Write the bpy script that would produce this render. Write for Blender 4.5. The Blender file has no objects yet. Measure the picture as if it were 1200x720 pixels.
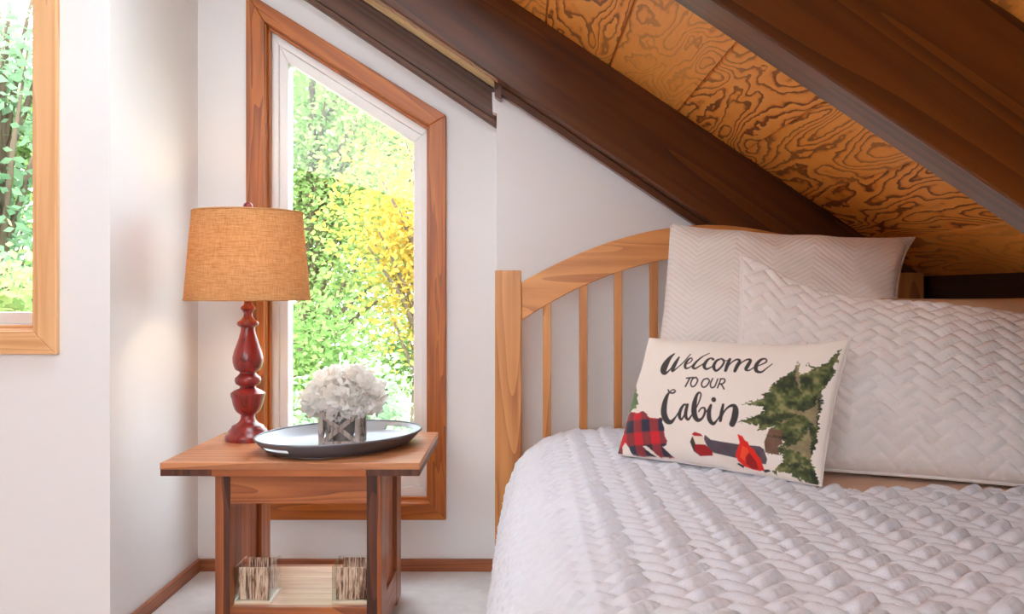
import bpy, bmesh, math, random
import numpy as np
from mathutils import Vector, Matrix

random.seed(7)
rng = np.random.default_rng(11)
scene = bpy.context.scene
COL = scene.collection

# ------------------------------------------------------------------ camera
F = 1050.0                      # focal length in pixels of the 1200 px wide frame
VX, VY = 612.0, 342.0           # vanishing point of the room's depth direction
CAMH = 1.0
cam_d = bpy.data.cameras.new('camera')
cam_d.sensor_width = 36.0
cam_d.sensor_fit = 'HORIZONTAL'
cam_d.lens = F / 1200.0 * 36.0
cam_d.shift_x = -(VX - 600) / 1200.0
cam_d.shift_y = -(360 - VY) / 1200.0
cam_d.clip_start = 0.02
cam = bpy.data.objects.new('camera', cam_d)
COL.objects.link(cam)
cam.location = (0, 0, CAMH)
cam.rotation_euler = (math.radians(90), 0, 0)
scene.camera = cam

# ------------------------------------------------------------------ world, sun, exposure
world = bpy.data.worlds.new('overcast_sky')
scene.world = world
world.use_nodes = True
bg = world.node_tree.nodes['Background']
bg.inputs[0].default_value = (0.85, 0.925, 1.0, 1)
bg.inputs[1].default_value = 3.0

sun_d = bpy.data.lights.new('sun', 'SUN')
sun_d.energy = 5.0
sun_d.angle = math.radians(4)
sun_d.color = (1.0, 0.95, 0.85)
sun = bpy.data.objects.new('sun', sun_d)
COL.objects.link(sun)
sun.rotation_euler = Vector((0.84, 0.10, -0.53)).to_track_quat('-Z', 'Y').to_euler()

scene.view_settings.view_transform = 'Standard'
scene.view_settings.look = 'None'
scene.view_settings.gamma = 1.0
scene.view_settings.use_curve_mapping = False
scene.view_settings.exposure = 2.0
scene.cycles.use_denoising = True
scene.cycles.max_bounces = 12
scene.cycles.diffuse_bounces = 8
scene.cycles.transparent_max_bounces = 16
scene.cycles.sample_clamp_indirect = 8.0


def at(u, v, Y):
    """x and z of the point seen at pixel u, v when it stands at depth Y"""
    return ((u - VX) * Y / F, CAMH - (v - VY) * Y / F)


# ------------------------------------------------------------------ materials
def srgb(r, g, b):
    def f(c):
        c /= 255.0
        return c / 12.92 if c <= 0.04045 else ((c + 0.055) / 1.055) ** 2.4
    return (f(r), f(g), f(b), 1.0)


class NT:
    def __init__(self, name):
        self.m = bpy.data.materials.new(name)
        self.m.use_nodes = True
        self.t = self.m.node_tree
        self.b = self.t.nodes['Principled BSDF']
        self.out = self.t.nodes['Material Output']

    def n(self, kind, **kw):
        nd = self.t.nodes.new(kind)
        for k, v in kw.items():
            setattr(nd, k, v)
        return nd

    def l(self, a, b):
        self.t.links.new(a, b)

    def math(self, op, a, b=None, c=None):
        nd = self.n('ShaderNodeMath', operation=op)
        for i, x in enumerate((a, b, c)):
            if x is None:
                continue
            if isinstance(x, (int, float)):
                nd.inputs[i].default_value = x
            else:
                self.l(x, nd.inputs[i])
        return nd.outputs[0]

    def ramp(self, fac, stops, interp='LINEAR'):
        r = self.n('ShaderNodeValToRGB')
        cr = r.color_ramp
        cr.interpolation = interp
        while len(cr.elements) < len(stops):
            cr.elements.new(0.5)
        for e, (p, c) in zip(cr.elements, stops):
            e.position = p
            e.color = c
        self.l(fac, r.inputs[0])
        return r.outputs[0]

    def coords(self, scale=(1, 1, 1), rot=(0, 0, 0), randomize=True):
        tc = self.n('ShaderNodeTexCoord')
        v = tc.outputs['Object']
        if randomize:
            oi = self.n('ShaderNodeObjectInfo')
            k = self.math('MULTIPLY', oi.outputs['Random'], 37.0)
            vm = self.n('ShaderNodeVectorMath', operation='ADD')
            self.l(v, vm.inputs[0])
            cx = self.n('ShaderNodeCombineXYZ')
            for i in range(3):
                self.l(k, cx.inputs[i])
            self.l(cx.outputs[0], vm.inputs[1])
            v = vm.outputs[0]
        mp = self.n('ShaderNodeMapping', vector_type='TEXTURE')
        mp.inputs['Rotation'].default_value = rot
        self.l(v, mp.inputs['Vector'])
        mp2 = self.n('ShaderNodeMapping')
        mp2.inputs['Scale'].default_value = scale
        self.l(mp.outputs[0], mp2.inputs['Vector'])
        return mp2.outputs[0]

    def noise(self, vec, scale, detail=4, rough=0.55, dist=0.0):
        nn = self.n('ShaderNodeTexNoise')
        nn.inputs['Scale'].default_value = scale
        nn.inputs['Detail'].default_value = detail
        nn.inputs['Roughness'].default_value = rough
        nn.inputs['Distortion'].default_value = dist
        self.l(vec, nn.inputs['Vector'])
        return nn.outputs['Fac']

    def bump(self, h, strength, dist=0.002):
        bp = self.n('ShaderNodeBump')
        bp.inputs['Strength'].default_value = strength
        bp.inputs['Distance'].default_value = dist
        self.l(h, bp.inputs['Height'])
        self.l(bp.outputs[0], self.b.inputs['Normal'])

    def set(self, **kw):
        for k, v in kw.items():
            self.b.inputs[k.replace('_', ' ')].default_value = v
        return self


def mat_plain(name, col, rough=0.5, bump=0.0, bscale=200.0, var=0.04, **kw):
    t = NT(name)
    v = t.coords()
    f = t.noise(v, bscale * 0.05, 3)
    d = tuple(max(0, c * (1 - var)) for c in col[:3]) + (1,)
    l = tuple(min(1, c * (1 + var)) for c in col[:3]) + (1,)
    t.l(t.ramp(f, [(0.3, d), (0.7, l)]), t.b.inputs['Base Color'])
    t.set(Roughness=rough, **kw)
    if bump:
        t.bump(t.noise(v, bscale, 3), bump)
    return t.m


def mat_wood(name, dark, mid, light, axis='X', rough=0.4, rot=(0, 0, 0), fine=38.0, along=1.6, coat=0.0, bump=0.12):
    t = NT(name)
    sc = {'X': (along, fine, fine), 'Y': (fine, along, fine), 'Z': (fine, fine, along)}[axis]
    v = t.coords(sc, rot)
    f1 = t.noise(v, 1.0, 5, 0.6, 0.7)
    sc2 = tuple(s * 0.22 for s in sc)
    v2 = t.coords(sc2, rot)
    f2 = t.noise(v2, 1.0, 2, 0.5, 1.2)
    g = t.math('FRACT', t.math('MULTIPLY', f2, 9.0))
    g = t.math('MULTIPLY', g, 0.35)
    f = t.math('ADD', t.math('MULTIPLY', f1, 0.8), g)
    t.l(t.ramp(f, [(0.25, light), (0.55, mid), (0.85, dark)]), t.b.inputs['Base Color'])
    t.set(Roughness=rough)
    if coat:
        t.b.inputs['Coat Weight'].default_value = coat
        t.b.inputs['Coat Roughness'].default_value = 0.42
    t.bump(f1, bump, 0.001)
    return t.m


def mat_plywood(name):
    t = NT(name)
    ang = math.atan(0.67)
    v = t.coords((6.5, 1.35, 1.0), (0, ang, 0))
    jag = t.noise(t.coords((34, 15, 34), (0, ang, 0)), 1.0, 2, 0.5)
    f = t.math('ADD', t.noise(v, 1.0, 1.6, 0.45, 0.5), t.math('MULTIPLY', jag, 0.055))
    oi = t.n('ShaderNodeObjectInfo')
    k = t.math('MULTIPLY_ADD', oi.outputs['Random'], 7.0, 13.0)
    g = t.math('FRACT', t.math('MULTIPLY', f, k))
    vf = t.coords((160, 9, 160), (0, ang, 0))
    fib = t.noise(vf, 1.0, 3, 0.6, 0.2)
    g2 = t.math('ADD', g, t.math('MULTIPLY', t.math('SUBTRACT', fib, 0.5), 0.30))
    col = t.ramp(g2, [(0.0, srgb(250, 176, 86)), (0.55, srgb(244, 162, 72)), (0.70, srgb(218, 132, 52)),
                      (0.78, srgb(138, 68, 24)), (0.94, srgb(126, 60, 20)), (1.0, srgb(222, 146, 70))])
    # light plain stretches where the figure fades out
    v3 = t.coords((1.3, 0.5, 1.0), (0, ang, 0))
    fade = t.noise(v3, 1.0, 1, 0.5, 0.3)
    fr = t.ramp(fade, [(0.46, (0, 0, 0, 1)), (0.64, (1, 1, 1, 1))])
    mx = t.n('ShaderNodeMix', data_type='RGBA')
    t.l(t.math('MULTIPLY', fr, 0.75), mx.inputs['Factor'])
    t.l(col, mx.inputs['A'])
    t.l(t.ramp(fib, [(0.3, srgb(250, 178, 90)), (0.7, srgb(240, 160, 70))]), mx.inputs['B'])
    t.l(mx.outputs['Result'], t.b.inputs['Base Color'])
    t.set(Roughness=0.42)
    t.bump(t.math('ADD', g2, fib), 0.10, 0.001)
    return t.m


def mat_glass(name, tint=(1, 1, 1, 1), refl=0.10):
    t = NT(name)
    tr = t.n('ShaderNodeBsdfTransparent')
    tr.inputs[0].default_value = tint
    gl = t.n('ShaderNodeBsdfGlossy')
    gl.inputs['Roughness'].default_value = 0.02
    fr = t.n('ShaderNodeFresnel')
    fr.inputs['IOR'].default_value = 1.45
    mx = t.n('ShaderNodeMixShader')
    t.l(t.math('MULTIPLY', fr.outputs[0], refl / 0.10), mx.inputs[0])
    t.l(tr.outputs[0], mx.inputs[1])
    t.l(gl.outputs[0], mx.inputs[2])
    t.l(mx.outputs[0], t.out.inputs['Surface'])
    return t.m


def mat_thin(name, colnode_fn, trans=0.4, rough=0.8):
    """diffuse plus translucent sheet (leaves, petals, lamp shade)"""
    t = NT(name)
    c = colnode_fn(t)
    df = t.n('ShaderNodeBsdfDiffuse')
    tl = t.n('ShaderNodeBsdfTranslucent')
    mx = t.n('ShaderNodeMixShader')
    mx.inputs[0].default_value = trans
    t.l(c, df.inputs[0])
    t.l(c, tl.inputs[0])
    t.l(df.outputs[0], mx.inputs[1])
    t.l(tl.outputs[0], mx.inputs[2])
    t.l(mx.outputs[0], t.out.inputs['Surface'])
    return t.m


SLOPE = 0.67
ANG = math.atan(SLOPE)
M = {}
M['wall'] = mat_plain('white_painted_wall', (0.79, 0.795, 0.79, 1), 0.75, 0.05, 60, 0.012)
M['carpet'] = mat_plain('pale_carpet', (0.70, 0.685, 0.68, 1), 0.95, 0.9, 420, 0.06)
M['rafter'] = mat_wood('dark_stained_rafter', (0.036, 0.010, 0.002, 1), (0.108, 0.029, 0.0035, 1), (0.160, 0.046, 0.006, 1),
                       'X', 0.42, (0, ANG, 0), 16.0, 0.9, 1.0)
M['rafter'].node_tree.nodes['Principled BSDF'].inputs['Coat IOR'].default_value = 1.36
M['rafter'].node_tree.nodes['Principled BSDF'].inputs['Coat Roughness'].default_value = 0.30
M['rafter'].node_tree.nodes['Principled BSDF'].inputs['Specular IOR Level'].default_value = 0.1
M['board'] = mat_wood('brown_sloped_board', (0.06, 0.022, 0.010, 1), (0.11, 0.043, 0.020, 1), (0.15, 0.06, 0.03, 1),
                      'X', 0.5, (0, ANG, 0), 26.0, 1.2)
M['cream'] = mat_plain('cream_strip', srgb(214, 190, 146), 0.6, 0.05, 90, 0.08)
M['pinkstrip'] = mat_plain('tan_strip', srgb(190, 150, 122), 0.6, 0.05, 90, 0.06)
M['ply'] = mat_plywood('grooved_plywood')
M['ply_back'] = mat_plain('groove_wood', srgb(196, 126, 66), 0.7)
M['kneewood'] = mat_wood('dark_knee_wall_boards', (0.012, 0.005, 0.002, 1), (0.030, 0.011, 0.005, 1), (0.05, 0.018, 0.008, 1), 'Y', 0.55)
M['casing_z'] = mat_wood('orange_stained_casing_upright', srgb(122, 60, 10), srgb(172, 92, 18), srgb(196, 114, 30), 'Z', 0.4, coat=0.1)
M['casing_x'] = mat_wood('orange_stained_casing_level', srgb(122, 60, 10), srgb(172, 92, 18), srgb(196, 114, 30), 'X', 0.4, coat=0.1)
M['casing_s'] = mat_wood('orange_stained_casing_sloped', srgb(122, 60, 10), srgb(172, 92, 18), srgb(196, 114, 30), 'X', 0.4, (0, ANG, 0), coat=0.1)
M['pine_z'] = mat_wood('pale_pine_casing_upright', srgb(206, 148, 94), srgb(228, 178, 126), srgb(236, 192, 142), 'Z', 0.4)
M['pine_x'] = mat_wood('pale_pine_casing_level', srgb(206, 148, 94), srgb(228, 178, 126), srgb(236, 192, 142), 'X', 0.4)
M['vinyl'] = mat_plain('white_vinyl', (0.80, 0.80, 0.79, 1), 0.35, 0.0, 100, 0.01)
M['pane'] = mat_glass('window_glass', (1, 1, 1, 1), 0.04)
M['baseboard'] = mat_wood('brown_baseboard', srgb(120, 64, 36), srgb(158, 92, 56), srgb(176, 108, 70), 'X', 0.4)
M['baseboard_y'] = mat_wood('brown_baseboard_side', srgb(120, 64, 36), srgb(158, 92, 56), srgb(176, 108, 70), 'Y', 0.4)
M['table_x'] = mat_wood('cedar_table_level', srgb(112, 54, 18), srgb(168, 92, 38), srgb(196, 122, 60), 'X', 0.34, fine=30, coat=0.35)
M['table_top'] = mat_wood('cedar_table_top', srgb(156, 94, 54), srgb(192, 128, 82), srgb(212, 150, 104), 'X', 0.36, fine=26, coat=0.3)  # reflected window light on the top is put into this paler colour
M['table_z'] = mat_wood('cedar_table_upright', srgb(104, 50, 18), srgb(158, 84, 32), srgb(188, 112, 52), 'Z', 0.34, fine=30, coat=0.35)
M['table_plank'] = mat_wood('cedar_plank', srgb(120, 56, 22), srgb(184, 98, 44), srgb(214, 134, 72), 'Z', 0.36, fine=26, coat=0.3)
M['table_y'] = mat_wood('cedar_table_side', srgb(120, 60, 28), srgb(176, 100, 54), srgb(206, 134, 84), 'Y', 0.36, fine=30, coat=0.3)
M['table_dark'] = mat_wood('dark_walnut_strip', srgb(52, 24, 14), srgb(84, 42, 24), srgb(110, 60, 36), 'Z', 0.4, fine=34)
M['shelf'] = mat_wood('window_lit_shelf_wood', srgb(196, 148, 108), srgb(222, 184, 146), srgb(234, 202, 168), 'X', 0.3, fine=24, coat=0.3)  # paleness stands for window light on the boards, put into the colour
M['bed_z'] = mat_wood('honey_bed_upright', srgb(168, 100, 44), srgb(204, 136, 70), srgb(220, 156, 90), 'Z', 0.38, fine=26, coat=0.25)
M['bed_x'] = mat_wood('honey_bed_rail', srgb(178, 106, 46), srgb(212, 142, 72), srgb(226, 160, 88), 'X', 0.38, fine=26, coat=0.25)
M['lamp_red'] = mat_wood('worn_red_lacquer', srgb(70, 14, 12), srgb(140, 30, 26), srgb(160, 40, 32), 'Z', 0.28, fine=60, along=14, coat=0.5)
M['brass'] = mat_plain('dull_brass', srgb(150, 112, 60), 0.35, Metallic=1.0)
M['quilt'] = mat_plain('white_quilted_cotton', (0.71, 0.76, 0.84, 1), 0.85, 0.35, 260, 0.02, Sheen_Weight=0.25)
M['sham'] = mat_plain('white_sham_cotton', (0.82, 0.78, 0.75, 1), 0.85, 0.35, 240, 0.02, Sheen_Weight=0.25)
M['sheet'] = mat_plain('beige_sheet', srgb(222, 192, 168), 0.85, 0.3, 200, 0.03)
M['beige_pillow'] = mat_plain('tan_pillowcase', srgb(206, 174, 140), 0.85, 0.3, 200, 0.03)
M['mattress'] = mat_plain('white_mattress_ticking', (0.7, 0.69, 0.67, 1), 0.9)
M['soil'] = mat_plain('forest_floor', srgb(74, 96, 50), 0.95, 0.5, 8, 0.3)
M['bark'] = mat_plain('tree_bark', srgb(92, 78, 62), 0.95, 0.6, 30, 0.3)
M['crate'] = mat_wood('grey_washed_wood', srgb(120, 108, 100), srgb(172, 160, 152), srgb(196, 186, 178), 'Z', 0.7, fine=70, along=8)
M['crate_in'] = mat_plain('grey_crate_lining', srgb(150, 144, 142), 0.8)
M['tray'] = mat_plain('galvanised_steel', srgb(168, 174, 182), 0.40, 0.06, 40, 0.10, Metallic=0.35)
M['tray_out'] = mat_plain('dark_zinc', srgb(112, 116, 124), 0.45, 0.06, 40, 0.16, Metallic=0.4)
M['vase_glass'] = mat_glass('vase_glass', (0.985, 0.985, 0.965, 1), 0.05)
M['vase_base'] = mat_plain('ivory_glass_base', srgb(236, 226, 200), 0.15)
M['plug'] = mat_plain('white_plaster', (0.8, 0.8, 0.8, 1), 0.6)


def shade_cols(t):
    v = t.coords((1, 1, 1), randomize=False)
    # burlap: level and upright threads
    vh = t.coords((26, 26, 520), randomize=False)
    vv = t.coords((420, 420, 22), randomize=False)
    f = t.math('ADD', t.math('MULTIPLY', t.noise(vh, 1, 3), 0.6), t.math('MULTIPLY', t.noise(vv, 1, 2), 0.4))
    return t.ramp(f, [(0.30, srgb(176, 128, 80)), (0.5, srgb(216, 170, 116)), (0.7, srgb(232, 196, 148))])


M['shade'] = mat_thin('burlap_lamp_shade', shade_cols, 0.40)
M['petal'] = mat_thin('white_petal', lambda t: t.ramp(t.noise(t.coords(), 30, 2), [(0.3, (0.93, 0.92, 0.88, 1)), (0.7, (0.96, 0.955, 0.94, 1))]), 0.45)
M['petal_heart'] = mat_thin('greenish_petal_heart', lambda t: t.ramp(t.noise(t.coords(), 30, 2), [(0.3, srgb(214, 216, 160)), (0.7, srgb(236, 234, 200))]), 0.25)
M['leaf_dark'] = mat_plain('grey_green_leaf', srgb(96, 108, 98), 0.7)


LEAF_K = 0.42


def leaf_mat(name, stops):
    def fn(t):
        a = t.n('ShaderNodeAttribute', attribute_name='tint')
        return t.ramp(a.outputs['Fac'], [(p, (c[0] * LEAF_K, c[1] * LEAF_K, c[2] * LEAF_K, 1)) for p, c in stops])
    return mat_thin(name, fn, 0.45)


LEAF = {
    'green': leaf_mat('green_leaves', [(0.0, srgb(128, 178, 100)), (0.35, srgb(164, 210, 120)), (0.7, srgb(204, 232, 150)), (1.0, srgb(238, 244, 160))]),
    'yellow': leaf_mat('yellow_leaves', [(0.0, srgb(158, 206, 112)), (0.38, srgb(206, 222, 122)), (0.62, srgb(250, 222, 108)), (1.0, srgb(250, 192, 80))]),
    'mint': leaf_mat('pale_blue_green_leaves', [(0.0, srgb(140, 192, 140)), (0.5, srgb(186, 224, 178)), (1.0, srgb(222, 242, 208))]),
    'deep': leaf_mat('deep_green_leaves', [(0.0, srgb(104, 156, 92)), (0.5, srgb(146, 192, 114)), (1.0, srgb(206, 224, 136))]),
}


def mat_bark_print():
    t = NT('bark_pattern_lining')
    v = t.coords((230, 230, 14))
    f = t.noise(v, 1, 3, 0.6, 0.8)
    v2 = t.coords((330, 330, 60))
    f2 = t.noise(v2, 1, 2)
    f = t.math('ADD', t.math('MULTIPLY', f, 0.8), t.math('MULTIPLY', f2, 0.2))
    t.l(t.ramp(f, [(0.38, srgb(66, 42, 30)), (0.46, srgb(158, 118, 94)), (0.53, srgb(224, 202, 180)), (0.7, srgb(244, 230, 214))]), t.b.inputs['Base Color'])
    t.set(Roughness=0.7)
    return t.m


M['bark_print'] = mat_bark_print()


def mat_chevron():
    t = NT('woven_chevron_cotton')
    v = t.coords((1, 1, 1), randomize=False)
    sp = t.n('ShaderNodeSeparateXYZ')
    t.l(v, sp.inputs[0])
    x, y = sp.outputs[0], sp.outputs[1]
    zig = t.math('PINGPONG', t.math('ADD', x, 3.0), 0.11)
    h = t.math('FRACT', t.math('MULTIPLY', t.math('ADD', t.math('ADD', y, 3.0), t.math('MULTIPLY', zig, 0.75)), 62.0))
    tri = t.math('PINGPONG', h, 0.5)
    f = t.noise(t.coords((300, 300, 300)), 1, 2)
    t.l(t.ramp(tri, [(0.05, (0.75, 0.705, 0.66, 1)), (0.3, (0.82, 0.775, 0.73, 1))]), t.b.inputs['Base Color'])
    t.set(Roughness=0.85, Sheen_Weight=0.2)
    t.bump(t.math('ADD', t.math('MULTIPLY', tri, 2.0), t.math('MULTIPLY', f, 0.4)), 0.55, 0.003)
    return t.m


M['chevron'] = mat_chevron()


def mat_print():
    t = NT('printed_canvas')
    a = t.n('ShaderNodeAttribute', attribute_name='print')
    t.l(a.outputs['Color'], t.b.inputs['Base Color'])
    t.set(Roughness=0.85, Sheen_Weight=0.15)
    v = t.coords((700, 700, 700), randomize=False)
    t.bump(t.noise(v, 1, 2), 0.25, 0.001)
    return t.m


M['print'] = mat_print()


# ------------------------------------------------------------------ mesh helpers
class MB:
    def __init__(self):
        self.v, self.f = [], []

    def add(self, vs, fs):
        o = len(self.v)
        self.v += [tuple(p) for p in vs]
        self.f += [tuple(i + o for i in f) for f in fs]
        return self

    def box(self, x0, x1, y0, y1, z0, z1):
        vs = [(x, y, z) for x in (x0, x1) for y in (y0, y1) for z in (z0, z1)]
        return self.add(vs, [(0, 1, 3, 2), (4, 6, 7, 5), (0, 4, 5, 1), (2, 3, 7, 6), (0, 2, 6, 4), (1, 5, 7, 3)])

    def prism(self, poly, y0, y1):
        """polygon of (x, z) extruded from y0 to y1"""
        n = len(poly)
        area = sum(poly[i][0] * poly[(i + 1) % n][1] - poly[(i + 1) % n][0] * poly[i][1] for i in range(n))
        if area < 0:
            poly = poly[::-1]
        vs = [(x, y0, z) for x, z in poly] + [(x, y1, z) for x, z in poly]
        fs = [tuple(range(n)), tuple(range(2 * n - 1, n - 1, -1))]
        for i in range(n):
            j = (i + 1) % n
            fs.append((j, i, i + n, j + n))
        return self.add(vs, fs)

    def lathe(self, prof, seg=40, c=(0, 0, 0), cap=True):
        n = len(prof)
        vs, fs = [], []
        for r, z in prof:
            for k in range(seg):
                a = 2 * math.pi * k / seg
                vs.append((c[0] + r * math.cos(a), c[1] + r * math.sin(a), c[2] + z))
        for i in range(n - 1):
            for k in range(seg):
                k2 = (k + 1) % seg
                fs.append((i * seg + k, i * seg + k2, (i + 1) * seg + k2, (i + 1) * seg + k))
        if cap:
            fs.append(tuple(range(seg - 1, -1, -1)))
            fs.append(tuple((n - 1) * seg + k for k in range(seg)))
        return self.add(vs, fs)

    def tube(self, path, r, seg=8, closed=False):
        P = [Vector(p) for p in path]
        n = len(P)
        R = r if isinstance(r, (list, tuple)) else [r] * n
        vs, fs = [], []
        up = Vector((0.13, 0.21, 0.97))
        for i in range(n):
            if closed:
                d = P[(i + 1) % n] - P[i - 1]
            else:
                d = P[min(i + 1, n - 1)] - P[max(i - 1, 0)]
            d.normalize()
            a = d.cross(up)
            if a.length < 1e-4:
                a = d.cross(Vector((1, 0, 0)))
            a.normalize()
            b = d.cross(a)
            for k in range(seg):
                t = 2 * math.pi * k / seg
                vs.append(P[i] + (a * math.cos(t) + b * math.sin(t)) * R[i])
        m = n if closed else n - 1
        for i in range(m):
            j = (i + 1) % n
            for k in range(seg):
                k2 = (k + 1) % seg
                fs.append((i * seg + k, j * seg + k, j * seg + k2, i * seg + k2))
        if not closed:
            fs.append(tuple(range(seg)))
            fs.append(tuple((n - 1) * seg + k for k in range(seg - 1, -1, -1)))
        return self.add(vs, fs)


ORG = {}


def mesh_np(name, V, Fq, smooth=True):
    """mesh from numpy arrays; Fq has rows of 3 or 4 indices"""
    me = bpy.data.meshes.new(name)
    k = Fq.shape[1]
    me.vertices.add(len(V))
    me.vertices.foreach_set('co', np.ascontiguousarray(V, dtype=np.float32).ravel())
    me.loops.add(Fq.size)
    me.loops.foreach_set('vertex_index', np.ascontiguousarray(Fq, dtype=np.int32).ravel())
    me.polygons.add(len(Fq))
    me.polygons.foreach_set('loop_start', np.arange(0, Fq.size, k, dtype=np.int32))
    me.polygons.foreach_set('loop_total', np.full(len(Fq), k, dtype=np.int32))
    me.update(calc_edges=True)
    me.validate()
    if smooth:
        me.polygons.foreach_set('use_smooth', np.ones(len(me.polygons), dtype=bool))
    return me


def tag(o, label=None, cat=None, group=None, kind=None):
    if label:
        o['label'] = label
    if cat:
        o['category'] = cat
    if group:
        o['group'] = group
    if kind:
        o['kind'] = kind
    return o


def thing(name, loc, label, cat, group=None, kind=None):
    e = bpy.data.objects.new(name, None)
    e.empty_display_size = 0.1
    COL.objects.link(e)
    e.location = loc
    ORG[e] = Vector(loc)
    return tag(e, label, cat, group, kind)


def obj(name, mb, mat, parent=None, smooth=False, bevel=0.0, org=None, auto=None):
    """links the collected shapes as one mesh object; coordinates are world coordinates"""
    if parent is not None:
        o0 = ORG[parent]
    elif org is not None:
        o0 = Vector(org)
    else:
        a = np.array(mb.v)
        lo, hi = a.min(0), a.max(0)
        o0 = Vector(((lo[0] + hi[0]) / 2, (lo[1] + hi[1]) / 2, lo[2]))
    me = bpy.data.meshes.new(name)
    me.from_pydata([(x - o0.x, y - o0.y, z - o0.z) for x, y, z in mb.v], [], mb.f)
    bm = bmesh.new()
    bm.from_mesh(me)
    bmesh.ops.recalc_face_normals(bm, faces=bm.faces)
    bm.to_mesh(me)
    bm.free()
    if smooth:
        me.polygons.foreach_set('use_smooth', np.ones(len(me.polygons), dtype=bool))
        if auto:
            me.set_sharp_from_angle(angle=math.radians(auto))
    me.materials.append(mat)
    o = bpy.data.objects.new(name, me)
    COL.objects.link(o)
    if parent is not None:
        o.parent = parent
    else:
        o.location = o0
    ORG[o] = o0
    if bevel:
        b = o.modifiers.new('bevel', 'BEVEL')
        b.width = bevel
        b.segments = 2
        b.limit_method = 'ANGLE'
        b.angle_limit = math.radians(40)
    return o


# ------------------------------------------------------------------ the room
WY = 3.21                       # window wall
LX = -1.162                     # side wall of the recess
FY = 2.526                      # wall with the left window
KX = 1.338                      # knee wall
PY = 3.10                       # panel wall behind the headboard
R1A, R1B = 2.98, 3.09           # far rafter
R2A, R2B = 1.40, 1.495          # near rafter
CT, CB = 1.948, 1.655           # plywood plane and rafter underside, z at x = 0
RIDGE = -2.0
BACK = -2.2


def roof(x, c=CT):
    return c - SLOPE * x


mb = MB().box(-5.5, 1.5, BACK, 3.4, -0.15, 0.0)
tag(obj('floor', mb, M['carpet']), 'pale grey carpeted floor', None, kind='structure')


def holed_wall(mb, outer, inner, y0, y1):
    for i in range(4):
        j = (i + 1) % 4
        mb.prism([outer[i], outer[j], inner[j], inner[i]], y0, y1)
    return mb


CY = 3.185                      # front of the window casing
w2_out = [at(288, 610, CY), at(522.5, 610, CY), at(522.5, 135, CY), at(288, -10.5, CY)]
w2_in = [at(309.5, 590, CY), at(503, 590, CY), at(503, 147, CY), at(309.5, 25, CY)]


def inset(poly, d):
    """convex polygon of (x, z), counter-clockwise, moved inwards by d"""
    n = len(poly)
    lines = []
    for i in range(n):
        p, q = Vector(poly[i]), Vector(poly[(i + 1) % n])
        e = (q - p).normalized()
        nrm = Vector((-e.y, e.x))
        lines.append((p + nrm * d, e))
    res = []
    for i in range(n):
        p, e = lines[i - 1]
        q, g = lines[i]
        den = e.x * g.y - e.y * g.x
        t = ((q.x - p.x) * g.y - (q.y - p.y) * g.x) / den
        res.append((p.x + e.x * t, p.y + e.y * t))
    return res


def ring(parent, name, outer, inner, y0, y1, mats, bevel=0.0015):
    for i in range(4):
        j = (i + 1) % 4
        obj(name, MB().prism([outer[i], outer[j], inner[j], inner[i]], y0, y1), mats[i], parent, bevel=bevel)


hole2 = inset(w2_in, -0.012)
mb = holed_wall(MB(), [(LX - 0.15, 0), (1.45, 0), (1.45, roof(1.45) + 0.02), (LX - 0.15, roof(LX - 0.15) + 0.02)], hole2, WY, WY + 0.14)
tag(obj('wall_back', mb, M['wall']), 'white wall with the sloped-top window', kind='structure')

mb = MB().box(LX - 0.15, LX, FY + 0.14, WY, 0, roof(LX) + 0.01)
tag(obj('wall_left', mb, M['wall']), 'white return wall between the two windows', kind='structure')

# wall with the pale pine window
w1_out = [(-2.60, 0.824), at(70, 415, FY), (at(70, 415, FY)[0], 2.16), (-2.60, 2.16)]
w1_in = inset(w1_out, 0.066)
hole1 = inset(w1_in, -0.012)
mb = holed_wall(MB(), [(-5.4, 0), (LX, 0), (LX, 3.0), (-5.4, 3.0)], hole1, FY, FY + 0.14)
tag(obj('wall_left_front', mb, M['wall']), 'white wall around the pale pine window', kind='structure')

mb = MB().prism([(-0.0886, 0), (KX, 0), (KX, roof(KX)), (-0.0886, roof(-0.0886, CB))], PY, WY)
tag(obj('wall_headboard', mb, M['wall'], bevel=0.003), 'white wall panel behind the headboard', kind='structure')

mb = MB().box(KX, KX + 0.1, BACK, 3.3, 0, roof(KX))
kw = tag(obj('wall_right', mb, M['kneewood']), 'low dark wooden wall under the slope', kind='structure')

# walls behind and far to the left of the camera
mb = holed_wall(MB(), [(-5.5, 0), (1.45, 0), (1.45, 1.0), (-5.5, 3.2)], [(-1.0, 0.85), (-0.1, 0.85), (-0.1, 1.6), (-1.0, 1.6)], BACK - 0.12, BACK)
tag(obj('wall_rear', mb, M['wall']), 'white rear wall with an added window opening behind the foot of the bed', kind='structure')
mb = MB().box(-5.6, -5.5, BACK, 3.3, 0, 1.0)
tag(obj('wall_far_left', mb, M['wall']), 'low white wall far across the room', kind='structure')

# ceiling: backing slab and grooved plywood strips; a roof window is added over the nook for daylight, above the picture
SKX0, SKX1, SKY0, SKY1 = -0.793, 0.079, 1.52, 2.36
mb = MB()
for xa, xb, ya, yb in ((RIDGE, SKX0, BACK, 3.36), (SKX1, KX + 0.15, BACK, 3.36), (SKX0, SKX1, BACK, SKY0), (SKX0, SKX1, SKY1, 3.36)):
    mb.prism([(xa, roof(xa) + 0.012), (xb, roof(xb) + 0.012), (xb, roof(xb) + 0.12), (xa, roof(xa) + 0.12)], ya, yb)
zr = roof(RIDGE)
mb.prism([(RIDGE, zr + 0.012), (RIDGE - 3.5, zr + 0.012 - SLOPE * 3.5), (RIDGE - 3.5, zr + 0.12 - SLOPE * 3.5), (RIDGE, zr + 0.12)], BACK, 3.36)
ceil = tag(obj('ceiling', mb, M['ply_back']), 'sloped orange plywood ceiling', kind='structure')
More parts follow.
